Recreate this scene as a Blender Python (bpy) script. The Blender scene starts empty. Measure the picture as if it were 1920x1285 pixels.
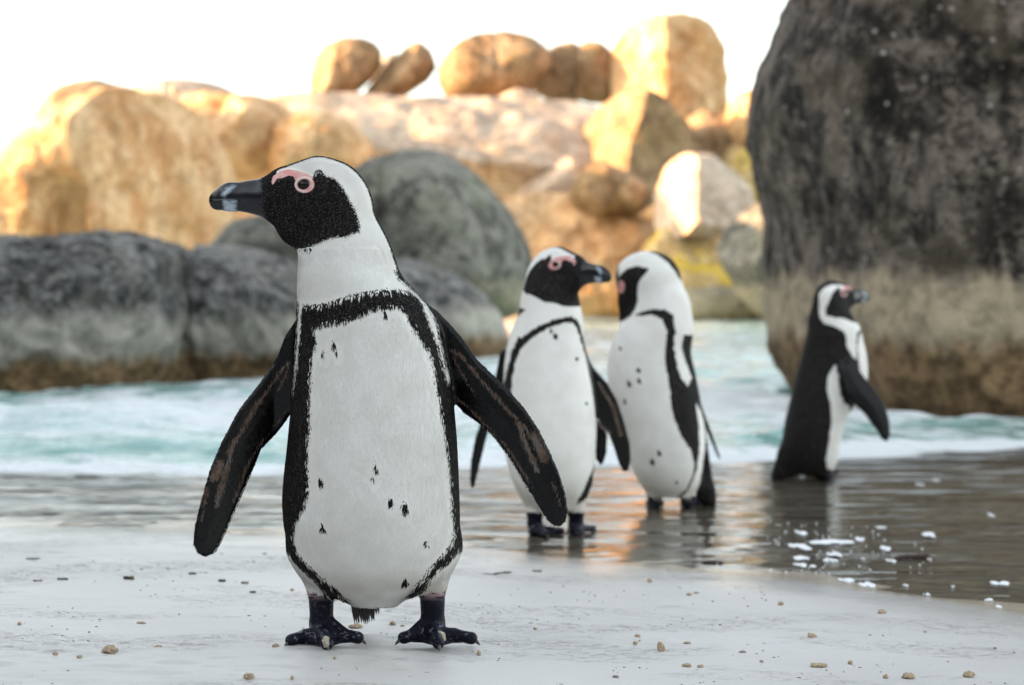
import bpy, math, time
import numpy as np
from mathutils import Vector, noise as mnoise
T0 = time.time()
R = math.radians
scene = bpy.context.scene
COL = scene.collection

# ------------------------------------------------------------------ camera, sky, sun, exposure
FPX, HY, CAMZ = 3733.0, 545.0, 0.50          # focal length in photo pixels, horizon row, eye height
cam = bpy.data.cameras.new("camera")
cam.sensor_width = 36.0
cam.lens = FPX * 36.0 / 1920.0
cam.shift_y = -(642.5 - HY) / 1920.0
cam.clip_start = 0.05
cam.clip_end = 2000.0
cam.dof.use_dof = True
cam.dof.focus_distance = 2.40
cam.dof.aperture_fstop = 6.0
camo = bpy.data.objects.new("camera", cam)
camo.location = (0, 0, CAMZ)
camo.rotation_euler = (R(90), 0, 0)
COL.objects.link(camo)
scene.camera = camo

SUN_EL, SUN_AZ = 12.0, 264.0                  # azimuth clockwise from +Y (view direction): low, from the left, a little behind
sd_ = Vector((math.sin(R(SUN_AZ)) * math.cos(R(SUN_EL)), math.cos(R(SUN_AZ)) * math.cos(R(SUN_EL)), math.sin(R(SUN_EL))))
w = bpy.data.worlds.new("World")
scene.world = w
w.use_nodes = True
nt = w.node_tree
bg = nt.nodes["Background"]
sky = nt.nodes.new("ShaderNodeTexSky")
sky.sky_type = 'NISHITA'
sky.sun_disc = False
sky.sun_elevation = R(SUN_EL)
sky.sun_rotation = R(SUN_AZ)
sky.air_density = 1.0
sky.dust_density = 1.6
sky.ozone_density = 1.0
hs = nt.nodes.new("ShaderNodeHueSaturation")
hs.inputs["Saturation"].default_value = 0.42
nt.links.new(sky.outputs[0], hs.inputs["Color"])
wb = nt.nodes.new("ShaderNodeMix"); wb.data_type = 'RGBA'; wb.blend_type = 'MULTIPLY'; wb.inputs[0].default_value = 1.0
wb.inputs[7].default_value = (1.02, 1.003, 0.952, 1)      # camera white balance
nt.links.new(hs.outputs[0], wb.inputs[6])
nt.links.new(wb.outputs[2], bg.inputs[0])
bg.inputs[1].default_value = 0.15
sun = bpy.data.lights.new("sun", 'SUN')
sun.energy = 3.9
sun.angle = R(0.5)
sun.color = (1.0, 0.58, 0.27)
suno = bpy.data.objects.new("sun", sun)
suno.rotation_euler = sd_.to_track_quat('Z', 'Y').to_euler()
suno.location = (-20, -10, 15)
COL.objects.link(suno)
scene.view_settings.view_transform = 'Standard'
scene.view_settings.look = 'None'
scene.view_settings.gamma = 1
scene.view_settings.use_curve_mapping = False
scene.view_settings.exposure = 2.38

# ------------------------------------------------------------------ helpers
rng = np.random.default_rng(7)

def px(x, y, d):
    """photo pixel at distance d -> world point"""
    return np.array([(x - 960.0) / FPX * d, d, CAMZ - (y - HY) / FPX * d])

def tag(o, label=None, cat=None, group=None, kind=None):
    if label: o["label"] = label
    if cat: o["category"] = cat
    if group: o["group"] = group
    if kind: o["kind"] = kind
    return o

def empty(name, loc):
    o = bpy.data.objects.new(name, None)
    o.location = loc
    o.empty_display_size = 0.05
    COL.objects.link(o)
    return o

def mesh_obj(name, v, f, mat, loc=(0, 0, 0), parent=None, smooth=True):
    """v (n,3), f (m,3|4) int array or list of them"""
    me = bpy.data.meshes.new(name)
    v = np.asarray(v, dtype=np.float32)
    fs = f if isinstance(f, list) else [f]
    fs = [np.asarray(a, dtype=np.int32) for a in fs if len(a)]
    me.vertices.add(len(v))
    me.vertices.foreach_set("co", v.ravel())
    nl = sum(a.size for a in fs)
    npoly = sum(len(a) for a in fs)
    me.loops.add(nl)
    me.loops.foreach_set("vertex_index", np.concatenate([a.ravel() for a in fs]))
    me.polygons.add(npoly)
    tot = np.concatenate([np.full(len(a), a.shape[1], dtype=np.int32) for a in fs])
    start = np.concatenate([[0], np.cumsum(tot)[:-1]]).astype(np.int32)
    me.polygons.foreach_set("loop_start", start)
    me.polygons.foreach_set("use_smooth", np.full(npoly, smooth, dtype=bool))
    me.update(calc_edges=True)
    me.validate()
    if mat: me.materials.append(mat)
    o = bpy.data.objects.new(name, me)
    o.location = loc
    COL.objects.link(o)
    if parent: o.parent = parent
    return o

def attr(o, name, vals, vec=False):
    a = o.data.attributes.new(name, 'FLOAT_VECTOR' if vec else 'FLOAT', 'POINT')
    a.data.foreach_set("vector" if vec else "value", np.asarray(vals, dtype=np.float32).ravel())

# value noise, vectorised
_perm = rng.permutation(4096).astype(np.int64)
_val = rng.uniform(-1, 1, 4096)
def _h(ix, iy, iz):
    return _val[_perm[(_perm[(_perm[ix & 4095] + iy) & 4095] + iz) & 4095]]
def vnoise(x, y, z):
    fx, fy, fz = np.floor(x), np.floor(y), np.floor(z)
    ix, iy, iz = fx.astype(np.int64), fy.astype(np.int64), fz.astype(np.int64)
    tx, ty, tz = x - fx, y - fy, z - fz
    tx, ty, tz = [t * t * t * (t * (t * 6 - 15) + 10) for t in (tx, ty, tz)]
    r = 0
    for a in (0, 1):
        wa = tx if a else 1 - tx
        for b in (0, 1):
            wb = ty if b else 1 - ty
            for c in (0, 1):
                wc = tz if c else 1 - tz
                r = r + wa * wb * wc * _h(ix + a, iy + b, iz + c)
    return r
def fbm(x, y, z, o=4, g=0.5):
    r, a, f = 0, 1.0, 1.0
    for i in range(o):
        r = r + a * vnoise(x * f + 17.3 * i, y * f + 5.1 * i, z * f + 9.7 * i)
        a *= g; f *= 2.03
    return r

def sdpoly(x, z, poly):
    """signed distance to a 2D polygon, negative inside (vectorised)"""
    P = np.asarray(poly, dtype=np.float64)
    d2 = np.full(x.shape, 1e9)
    inside = np.zeros(x.shape, dtype=bool)
    n = len(P)
    for i in range(n):
        ax, az = P[i]; bx, bz = P[(i + 1) % n]
        ex, ez = bx - ax, bz - az
        wx, wz = x - ax, z - az
        L = ex * ex + ez * ez + 1e-12
        t = np.clip((wx * ex + wz * ez) / L, 0, 1)
        d2 = np.minimum(d2, (wx - ex * t) ** 2 + (wz - ez * t) ** 2)
        c = ((az <= z) & (bz > z)) | ((bz <= z) & (az > z))
        with np.errstate(divide='ignore', invalid='ignore'):
            xi = ax + (z - az) / (bz - az if bz != az else 1e-9) * ex
        inside ^= c & (x < xi)
    d = np.sqrt(d2)
    return np.where(inside, -d, d)

def sdline(x, z, pts):
    d2 = np.full(x.shape, 1e9)
    for (ax, az), (bx, bz) in zip(pts[:-1], pts[1:]):
        ex, ez = bx - ax, bz - az
        wx, wz = x - ax, z - az
        t = np.clip((wx * ex + wz * ez) / (ex * ex + ez * ez + 1e-12), 0, 1)
        d2 = np.minimum(d2, (wx - ex * t) ** 2 + (wz - ez * t) ** 2)
    return np.sqrt(d2)

# ------------------------------------------------------------------ material helpers
class NT:
    def __init__(s, name):
        s.m = bpy.data.materials.new(name); s.m.use_nodes = True
        s.t = s.m.node_tree; s.t.nodes.clear()
        s.out = s.n("ShaderNodeOutputMaterial")
    def n(s, typ, **kw):
        nd = s.t.nodes.new(typ)
        for k, v in kw.items(): setattr(nd, k, v)
        return nd
    def l(s, a, b): s.t.links.new(a, b)
    def put(s, sock, v):
        if hasattr(v, "is_linked") or hasattr(v, "links"): s.l(v, sock)
        else: sock.default_value = v
    def math(s, op, a, b=None, clamp=False):
        nd = s.n("ShaderNodeMath", operation=op, use_clamp=clamp)
        s.put(nd.inputs[0], a)
        if b is not None: s.put(nd.inputs[1], b)
        return nd.outputs[0]
    def mix(s, f, a, b, blend='MIX'):
        nd = s.n("ShaderNodeMix", data_type='RGBA', blend_type=blend)
        s.put(nd.inputs[0], f)
        s.put(nd.inputs[6], a if not isinstance(a, tuple) else (*a, 1) if len(a) == 3 else a)
        s.put(nd.inputs[7], b if not isinstance(b, tuple) else (*b, 1) if len(b) == 3 else b)
        return nd.outputs[2]
    def fmix(s, f, a, b):
        nd = s.n("ShaderNodeMix", data_type='FLOAT')
        s.put(nd.inputs[0], f); s.put(nd.inputs[2], a); s.put(nd.inputs[3], b)
        return nd.outputs[0]
    def ramp(s, v, lo, hi, a=0.0, b=1.0):
        nd = s.n("ShaderNodeMapRange", interpolation_type='SMOOTHSTEP')
        s.put(nd.inputs[0], v); nd.inputs[1].default_value = lo; nd.inputs[2].default_value = hi
        nd.inputs[3].default_value = a; nd.inputs[4].default_value = b
        return nd.outputs[0]
    def noise(s, vec, scale, detail=4, rough=0.55, dist=0.0):
        nd = s.n("ShaderNodeTexNoise")
        s.l(vec, nd.inputs["Vector"]); nd.inputs["Scale"].default_value = scale
        nd.inputs["Detail"].default_value = detail; nd.inputs["Roughness"].default_value = rough
        nd.inputs["Distortion"].default_value = dist
        return nd.outputs[0]
    def vor(s, vec, scale, feature='F1'):
        nd = s.n("ShaderNodeTexVoronoi", feature=feature)
        s.l(vec, nd.inputs["Vector"]); nd.inputs["Scale"].default_value = scale
        return nd.outputs["Distance"]
    def mapping(s, vec, scale=(1, 1, 1), rot=(0, 0, 0), loc=(0, 0, 0)):
        nd = s.n("ShaderNodeMapping")
        s.l(vec, nd.inputs[0]); nd.inputs["Scale"].default_value = scale
        nd.inputs["Rotation"].default_value = rot; nd.inputs["Location"].default_value = loc
        return nd.outputs[0]
    def attr(s, name, vec=False):
        nd = s.n("ShaderNodeAttribute", attribute_name=name)
        return nd.outputs["Vector" if vec else "Fac"]
    def bump(s, h, strength, dist, normal=None):
        nd = s.n("ShaderNodeBump")
        s.put(nd.inputs["Height"], h); nd.inputs["Strength"].default_value = strength
        nd.inputs["Distance"].default_value = dist
        if normal is not None: s.l(normal, nd.inputs["Normal"])
        return nd.outputs[0]
    def bsdf(s, color, rough, normal=None, spec=0.5, **kw):
        nd = s.n("ShaderNodeBsdfPrincipled")
        s.put(nd.inputs["Base Color"], color if not isinstance(color, tuple) else (*color, 1))
        s.put(nd.inputs["Roughness"], rough); s.put(nd.inputs["Specular IOR Level"], spec)
        if normal is not None: s.l(normal, nd.inputs["Normal"])
        for k, v in kw.items(): s.put(nd.inputs[k], v)
        return nd.outputs[0]
    def done(s, sh): s.l(sh, s.out.inputs[0]); return s.m

def pos(t): return t.n("ShaderNodeNewGeometry").outputs["Position"]
def sepz(t, vec):
    nd = t.n("ShaderNodeSeparateXYZ"); t.l(vec, nd.inputs[0]); return nd.outputs

def simple_mat(name, col, rough=0.6, spec=0.4, var=0.25, nscale=120, bump=0.3, bd=0.002, **kw):
    t = NT(name)
    o = t.n("ShaderNodeTexCoord").outputs["Object"]
    nz = t.noise(o, nscale, 5)
    c = t.mix(t.ramp(nz, 0.3, 0.7), tuple(k * (1 - var) for k in col), tuple(min(1, k * (1 + var)) for k in col))
    return t.done(t.bsdf(c, rough, t.bump(nz, bump, bd), spec, **kw))

# ------------------------------------------------------------------ sand, water
SH_PX = [(-900, 958), (-300, 972), (0, 984), (300, 992), (530, 1000), (870, 1022), (1000, 1036), (1100, 1050), (1350, 1074), (1600, 1096), (1920, 1146), (2150, 1190), (2600, 1300)]
_sx, _sy = [], []
for x_, y_ in SH_PX:
    d_ = CAMZ * FPX / (y_ - HY)
    _sx.append((x_ - 960) / FPX * d_); _sy.append(d_)
_sx = np.array(_sx); _sy = np.array(_sy)
_tx = np.linspace(_sx[0] - 60, _sx[-1] + 60, 12001)
_ty = np.interp(_tx, _sx, _sy)
_ty = np.convolve(np.pad(_ty, 12, mode='edge'), np.ones(25) / 25, mode='valid')
def shore(x): return np.interp(x, _tx, _ty)

def ground_z(x, y, detail=False):
    x = np.asarray(x, dtype=float); y = np.asarray(y, dtype=float)
    t = shore(x) - y
    up = 0.0425 * np.minimum(t, 6) + 0.012 * np.clip(t - 6, 0, 40)
    dn = np.where(t > -3, 0.006 * t, -0.018 + 0.04 * (t + 3))
    dn = np.maximum(dn, -1.2)
    z = np.where(t > 0, up, dn)
    z = z + 0.002 * vnoise(x * 1.7 + 3, y * 1.7, x * 0) * np.clip(t / 0.6, 0, 1)
    z = z + 0.0016 * fbm(x * 7, y * 7, x * 0 + 21, 3) * np.exp(-(t / 0.25) ** 2) * (np.abs(x) < 6)
    if detail:
        k = np.clip(t / 0.35, 0, 1)
        near = (np.abs(x) < 2.2) & (y > 1.4) & (y < 4.5)
        m = np.clip(vnoise(x * 2.1 + 9, y * 2.6, x * 0 + 3) * 1.6 + 0.25, 0, 1)
        d = 0.0022 * m * fbm(x * 26, y * 48, x * 0, 3) + 0.0007 * fbm(x * 8, y * 13, x * 0 + 4, 2)
        # faint drag lines left by the backwash
        l = 1 - np.abs(vnoise(x * 1.3 + 40, y * 17, x * 0 + 8)) * 9
        d = d - 0.0010 * np.clip(l, 0, 1) * np.clip(vnoise(x * 3.1, y * 3.3, x * 0 + 12) * 2, 0, 1)
        z = z + np.where(near, d * k, 0)
    return z

def axis(lo, hi, step, far_lo, far_hi, g=1.22):
    c = list(np.arange(lo, hi + step * .5, step))
    s = step; p = c[-1]
    while p < far_hi: s *= g; p += s; c.append(p)
    s = step; p = c[0]; a = []
    while p > far_lo: s *= g; p -= s; a.append(p)
    return np.array(a[::-1] + c)

def grid_mesh(xs, ys, zf):
    X, Y = np.meshgrid(xs, ys, indexing='ij')
    Z = zf(X, Y)
    v = np.stack([X.ravel(), Y.ravel(), Z.ravel()], 1)
    nx, ny = len(xs), len(ys)
    i = np.arange(nx * ny).reshape(nx, ny)
    q = np.stack([i[:-1, :-1].ravel(), i[1:, :-1].ravel(), i[1:, 1:].ravel(), i[:-1, 1:].ravel()], 1)
    return v, q

t = NT("beach_sand")
P = pos(t)
gd = t.attr("shore_dist")
n1 = t.noise(P, 2.2, 4)
n2 = t.noise(P, 420, 3, 0.7)
n3 = t.noise(t.mapping(P, (14, 40, 14)), 1.0, 5, 0.6)
dry = t.mix(t.ramp(n1, 0.35, 0.7), (0.46, 0.45, 0.43), (0.52, 0.51, 0.49))
dry = t.mix(t.math('MULTIPLY', t.ramp(n2, 0.50, 0.70), 0.30), dry, (0.27, 0.23, 0.19))
spk = t.ramp(t.vor(P, 95), 0.07, 0.13, 1.0, 0.0)
spk = t.math('MULTIPLY', spk, t.ramp(t.noise(P, 9, 2), 0.5, 0.62))
dry = t.mix(t.math('MULTIPLY', spk, 0.55), dry, (0.24, 0.19, 0.14))
scr = t.noise(t.mapping(P, (60, 110, 60)), 1.0, 4, 0.75, 1.2)
scm = t.ramp(t.noise(t.mapping(P, (2.0, 3.4, 1), loc=(4, 1, 0)), 1.0, 5, 0.65), 0.49, 0.58)
scr = t.math('MULTIPLY', t.ramp(scr, 0.53, 0.58), scm)
dry = t.mix(t.math('MULTIPLY', scr, 0.62), dry, (0.22, 0.19, 0.16))
wetc = t.mix(t.ramp(n1, 0.3, 0.7), (0.37, 0.315, 0.24), (0.43, 0.37, 0.29))
wet = t.ramp(t.math('ADD', gd, t.math('MULTIPLY', t.math('SUBTRACT', t.noise(P, 6, 3), 0.5), 0.10)), 0.0, 0.10, 1.0, 0.0)
c = t.mix(wet, dry, wetc)
damp = t.ramp(gd, 0.0, 0.55, 1.0, 0.0)
rough = t.fmix(damp, 0.50, 0.13)
nb = t.bump(n3, 0.30, 0.004)
nb = t.bump(scr, 0.7, -0.002, t.bump(n2, 0.22, 0.0012, nb))
beach_mat = t.done(t.bsdf(c, rough, nb, t.fmix(damp, 0.45, 0.75)))

xs = axis(-1.5, 1.5, 0.008, -250, 250, 1.16)
ys = axis(1.95, 4.2, 0.007, -120, 400, 1.16)
v, q = grid_mesh(xs, ys, lambda X, Y: ground_z(X, Y, True))
sand = mesh_obj("sand", v, q, beach_mat)
attr(sand, "shore_dist", np.clip(shore(v[:, 0]) - v[:, 1], -5, 5))
tag(sand, kind="structure")

# sea: a calm film over the wet sand, then the spent wave and the choppy water up to the rocks
_fx = [(-4, 5.55), (-1.6, 5.5), (-.8, 5.3), (0, 5.65), (0.6, 5.75), (1.2, 6.0), (1.8, 6.35), (4, 6.9)]
def front(x):
    return np.interp(x, [a for a, b in _fx], [b for a, b in _fx]) + 0.10 * vnoise(x * 1.7, x * 0, x * 0 + 2) + 0.04 * vnoise(x * 6, x * 0, x * 0 + 5)
def sea_z(X, Y):
    f = Y - front(X)
    k = np.clip(f / 0.35, 0, 1); k = k * k * (3 - 2 * k)
    far = np.clip((Y - 14) / 10, 0, 1)
    amp = (1 - far) + 0.5 * far
    z = 0.018 * k
    z = z + k * amp * (0.028 * vnoise(X * 0.9 + 3, Y * 1.5, X * 0) + 0.024 * vnoise(X * 2.2, Y * 3.9, X * 0 + 1) + 0.011 * vnoise(X * 8, Y * 11, X * 0 + 2))
    z = z + 0.055 * np.exp(-((Y - 7.6 - 0.25 * X) / 0.35) ** 2) * np.clip(1.2 - np.abs(X + 1.6) / 1.6, 0, 1)
    z = z + (1 - k) * 0.0006 * vnoise(X * 5, Y * 16, X * 0 + 7)
    return z
xs = axis(-3.2, 3.2, 0.022, -250, 250, 1.13)
ys = axis(2.4, 10.5, 0.02, 1.6, 400, 1.05)
v, q = grid_mesh(xs, ys, sea_z)
t = NT("sea_water")
P = pos(t)
f = t.attr("front")
rp = t.noise(t.mapping(P, (1.9, 6.5, 1)), 1.0, 3, 0.5, 0.4)
rp2 = t.noise(t.mapping(P, (9, 42, 1)), 1.0, 2, 0.5)
nfilm = t.bump(rp2, 0.3, 0.003, t.bump(rp, 0.85, 0.018))
fr = t.n("ShaderNodeFresnel"); fr.inputs[0].default_value = 1.33; t.l(nfilm, fr.inputs["Normal"])
tr = t.n("ShaderNodeBsdfTransparent"); tr.inputs[0].default_value = (0.86, 0.87, 0.86, 1)
gl = t.n("ShaderNodeBsdfGlossy"); gl.inputs["Roughness"].default_value = 0.035; t.l(nfilm, gl.inputs["Normal"])
film = t.n("ShaderNodeMixShader")
t.l(fr.outputs[0], film.inputs[0]); t.l(tr.outputs[0], film.inputs[1]); t.l(gl.outputs[0], film.inputs[2])
ch = t.noise(t.mapping(P, (5, 8, 5)), 1.0, 5, 0.6, 0.3)
nsea = t.bump(ch, 0.55, 0.05)
fm = t.noise(t.mapping(P, (0.9, 1.5, 1)), 1.0, 6, 0.62, 0.6)
fm2 = t.noise(t.mapping(P, (4.5, 7.0, 1)), 1.0, 5, 0.65, 0.5)
fm3 = t.noise(t.mapping(P, (13, 17, 1)), 1.0, 4, 0.7, 0.8)
foam = t.math('ADD', t.math('MULTIPLY', fm, 0.55), t.math('ADD', t.math('MULTIPLY', fm2, 0.42), t.math('MULTIPLY', fm3, 0.18)))
foam = t.math('ADD', foam, t.attr("foamy"))
foam = t.ramp(foam, 0.525, 0.66)
green = t.mix(t.ramp(t.noise(P, 0.8, 3), 0.35, 0.65), (0.13, 0.30, 0.265), (0.25, 0.43, 0.40))
body = t.bsdf(green, 0.12, nsea, 0.5)
foams = t.bsdf((0.76, 0.80, 0.81), 0.55, t.bump(fm3, 0.8, 0.03, t.bump(fm2, 0.7, 0.06, nsea)), 0.3)
sea = t.n("ShaderNodeMixShader"); t.l(foam, sea.inputs[0]); t.l(body, sea.inputs[1]); t.l(foams, sea.inputs[2])
edge = t.math('ADD', f, t.math('MULTIPLY', t.math('SUBTRACT', fm2, 0.5), 0.25))
fin = t.n("ShaderNodeMixShader"); t.l(t.ramp(edge, -0.03, 0.10), fin.inputs[0])
t.l(film.outputs[0], fin.inputs[1]); t.l(sea.outputs[0], fin.inputs[2])
water_mat = t.done(fin.outputs[0])
water = mesh_obj("water", v, q, water_mat)
F_ = v[:, 1] - front(v[:, 0])
attr(water, "front", np.clip(F_, -2, 5))
fo = 0.17 * np.exp(-((F_ - 0.12) / 0.16) ** 2)                                        # foamy lip of the spent wave
fo = fo + 0.16 * np.exp(-((v[:, 1] - 8.2 - 0.1 * v[:, 0]) / 0.9) ** 2)
fo = fo - 0.03 * np.clip((v[:, 1] - 9) / 3, 0, 1) * np.clip((v[:, 0] + 1.0) / 1.5, 0, 1)
fo = fo - 0.14 * np.exp(-((v[:, 1] - 6.5 - 0.25 * v[:, 0]) / 0.45) ** 2) * (v[:, 0] < 0.3)
attr(water, "foamy", fo)
tag(water, kind="structure")

# ------------------------------------------------------------------ rock materials
def rock_mat(name, lo, hi, dark, darkamt=0.35, lichen=None, lichamt=0.3, band=None, speck=0.0, sc=1.0, bumpd=0.05, streak=0.0):
    """band = (z of brown/pale border, z of pale/dark border)"""
    t = NT(name)
    P = pos(t)
    a = t.noise(P, 0.55 * sc, 6, 0.62, 0.5)
    b = t.noise(P, 3.5 * sc, 6, 0.65)
    g = t.noise(P, 22 * sc, 4, 0.7)
    m_ = t.noise(P, 1.7 * sc, 5, 0.68, 0.8)
    c = t.mix(t.ramp(t.math('ADD', t.math('MULTIPLY', a, 0.45), t.math('MULTIPLY', m_, 0.55)), 0.44, 0.56), lo, hi)
    c = t.mix(t.math('MULTIPLY', t.ramp(t.noise(P, 6.5 * sc, 4, 0.7, 0.6), 0.52, 0.62), 0.55), c, tuple(min(0.8, k * 1.5) for k in hi))
    c = t.mix(t.math('MULTIPLY', t.ramp(t.math('ADD', t.math('MULTIPLY', b, 0.55), t.math('MULTIPLY', g, 0.45)), 0.49, 0.57), darkamt), c, dark)
    if streak:
        s_ = t.noise(t.mapping(P, (3.2 * sc, 3.2 * sc, 0.5 * sc)), 1.0, 4, 0.6)
        c = t.mix(t.math('MULTIPLY', t.ramp(s_, 0.50, 0.66), streak), c, dark)
    if lichen:
        c = t.mix(t.math('MULTIPLY', t.ramp(t.noise(t.mapping(P, (1, 1, 1), loc=(5, 3, 8)), 1.1 * sc, 5, 0.6), 0.5, 0.62), lichamt), c, lichen)
    if speck:
        sp = t.ramp(t.math('ADD', t.vor(P, 6 * sc), t.math('MULTIPLY', t.noise(P, 5 * sc, 2), 0.25)), 0.16, 0.30, 1.0, 0.0)  # pale speckle; on the huge rock it paints in specular glints
        sp = t.math('MULTIPLY', sp, t.ramp(t.noise(P, 2.2 * sc, 4), 0.45, 0.57))
        c = t.mix(t.math('MULTIPLY', sp, speck), c, (0.66, 0.61, 0.54))
    if band:
        zz = sepz(t, P)[2]
        zn = t.math('ADD', zz, t.math('MULTIPLY', t.math('SUBTRACT', t.noise(t.mapping(P, (6, 6, 1.6)), 1.0, 5, 0.7), 0.5), band[3]))
        pale, brown = band[4], band[5]
        pc = t.mix(t.ramp(t.noise(P, 9, 5, 0.7), 0.4, 0.65), pale, tuple(k * 0.55 for k in pale))
        br = t.mix(t.ramp(t.noise(P, 14, 5, 0.7), 0.38, 0.62), brown, tuple(k * 0.35 for k in brown))
        c = t.mix(t.ramp(zn, band[1] - band[2], band[1] + band[2], 1.0, 0.0), c, pc)
        c = t.mix(t.ramp(zn, band[0] - band[2], band[0] + band[2], 1.0, 0.0), c, br)
    h = t.math('ADD', t.math('MULTIPLY', b, 0.7), t.math('MULTIPLY', g, 0.35))
    return t.done(t.bsdf(c, 0.85, t.bump(h, 0.7, bumpd), 0.2))

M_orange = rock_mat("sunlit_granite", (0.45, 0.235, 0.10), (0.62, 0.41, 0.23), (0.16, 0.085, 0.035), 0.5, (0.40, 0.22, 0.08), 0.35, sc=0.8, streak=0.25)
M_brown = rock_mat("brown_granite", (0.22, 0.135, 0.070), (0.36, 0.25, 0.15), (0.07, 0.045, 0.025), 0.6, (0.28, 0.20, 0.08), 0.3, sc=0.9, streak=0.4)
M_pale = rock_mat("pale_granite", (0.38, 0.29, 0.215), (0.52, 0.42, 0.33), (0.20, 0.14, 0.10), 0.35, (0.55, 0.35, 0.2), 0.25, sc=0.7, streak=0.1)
M_olive = rock_mat("lichen_granite", (0.38, 0.26, 0.10), (0.52, 0.40, 0.22), (0.12, 0.09, 0.04), 0.5, (0.55, 0.37, 0.03), 0.8, sc=1.0)
M_greygreen = rock_mat("grey_green_granite", (0.085, 0.082, 0.066), (0.22, 0.21, 0.175), (0.022, 0.023, 0.019), 0.8, (0.16, 0.17, 0.10), 0.3, band=(0.15, 0.55, 0.12, 0.3, (0.34, 0.30, 0.20), (0.22, 0.18, 0.09)), sc=1.3)
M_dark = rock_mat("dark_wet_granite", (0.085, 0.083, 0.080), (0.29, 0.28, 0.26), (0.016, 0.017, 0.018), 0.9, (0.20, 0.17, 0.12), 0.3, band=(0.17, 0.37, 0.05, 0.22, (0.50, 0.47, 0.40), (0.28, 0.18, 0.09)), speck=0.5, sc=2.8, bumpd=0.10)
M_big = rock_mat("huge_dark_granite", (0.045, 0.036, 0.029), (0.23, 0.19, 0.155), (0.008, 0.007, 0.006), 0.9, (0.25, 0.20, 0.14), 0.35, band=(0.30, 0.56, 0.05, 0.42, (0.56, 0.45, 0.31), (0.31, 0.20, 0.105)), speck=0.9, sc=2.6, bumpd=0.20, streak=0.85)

def boulder(outline, d, depth, mat, label, seed=0, rough=0.05, n=(72, 96), planes=(), group=None, power=0.72, name="boulder", yoff=0.0, fine=1.0, dents=()):
    """a closed solid boulder: its outline at distance d (photo pixels), rounded in depth, worn facets, noise relief"""
    O = np.array([px(x, y, d) for x, y in outline])[:, [0, 2]]
    c = O.mean(0); c = (O.max(0) + O.min(0)) / 2 * 0.5 + c * 0.5
    nth, nph = n[1], n[0]
    th = np.linspace(0, 2 * np.pi, nth, endpoint=False)
    rad = np.zeros(nth)
    Q = O - c
    for i, a in enumerate(th):
        dx, dz = math.cos(a), math.sin(a)
        best = 0
        for k in range(len(Q)):
            p, r = Q[k], Q[(k + 1) % len(Q)] - Q[k]
            den = dx * r[1] - dz * r[0]
            if abs(den) < 1e-9: continue
            tt = (p[0] * r[1] - p[1] * r[0]) / den
            uu = (p[0] * dz - p[1] * dx) / den
            if tt > 0 and -1e-6 <= uu <= 1 + 1e-6: best = max(best, tt)
        rad[i] = best
    ker = np.array([1, 2, 3, 2, 1]) / 9.0
    rad = np.convolve(np.concatenate([rad[-2:], rad, rad[:2]]), ker, 'valid')
    S = rad.mean()
    phi = np.linspace(0, np.pi, nph + 2)[1:-1]
    PH, TH = np.meshgrid(phi, th, indexing='ij')
    s = np.sin(PH) ** power
    yy = -np.cos(PH); yy = np.sign(yy) * np.abs(yy) ** 0.9
    U = np.stack([rad[None, :] * s * np.cos(TH) / S, yy, rad[None, :] * s * np.sin(TH) / S], -1).reshape(-1, 3)
    poles = np.array([[0, -1, 0], [0, 1, 0]], float)
    U = np.concatenate([U, poles])
    for nx, ny, nz, off in planes:
        nn = np.array([nx, ny, nz], float); nn /= np.linalg.norm(nn)
        e = U @ nn - off + 0.05 * fbm(U[:, 0] * 2.2 + nx * 9, U[:, 1] * 2.2, U[:, 2] * 2.2, 3)
        e = np.where(e > 0, e, 0)
        U = U - nn * (e * 0.88)[:, None]
    sh = seed * 13.7
    nrm = U / (np.linalg.norm(U, axis=1)[:, None] + 1e-9)
    nn_ = fbm(U[:, 0] * 1.6 + sh, U[:, 1] * 1.6 + sh, U[:, 2] * 1.6, 4, 0.5)
    cr = 1 - np.abs(vnoise(U[:, 0] * 1.3 + sh, U[:, 1] * 1.3, U[:, 2] * 0.9 + sh)) * 7
    fi = fbm(U[:, 0] * 9 + sh, U[:, 1] * 9, U[:, 2] * 9, 3, 0.55)
    U = U + nrm * (rough * nn_ - rough * 1.0 * np.clip(cr, 0, 1) + rough * 0.22 * fine * fi)[:, None]
    V = np.stack([c[0] + U[:, 0] * S, d + yoff + U[:, 1] * depth, c[1] + U[:, 2] * S], 1)
    i = np.arange(nph * nth).reshape(nph, nth)
    j = np.roll(i, -1, axis=1)
    q = np.stack([i[:-1].ravel(), j[:-1].ravel(), j[1:].ravel(), i[1:].ravel()], 1)
    a_, b_ = nph * nth, nph * nth + 1
    t1 = np.stack([np.full(nth, a_), j[0], i[0]], 1)
    t2 = np.stack([np.full(nth, b_), i[-1], j[-1]], 1)
    for (hx, hy, rx, rz, dd) in dents:                # hollows worn into the face
        hp = px(hx, hy, d)
        g = np.exp(-((V[:, 0] - hp[0]) / (rx * d / FPX)) ** 4 - ((V[:, 2] - hp[2]) / (rz * d / FPX)) ** 4) * (V[:, 1] < d + yoff)
        V[:, 1] += dd * g
    base = np.array([c[0], d + yoff, V[:, 2].min()])
    o = mesh_obj(name, V - base, [q, t1, t2], mat, tuple(base))
    tag(o, label, "rock" if name != "boulder" else "boulder", group)
    return o
GB = "granite boulders piled across the bay"
B = boulder
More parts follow.
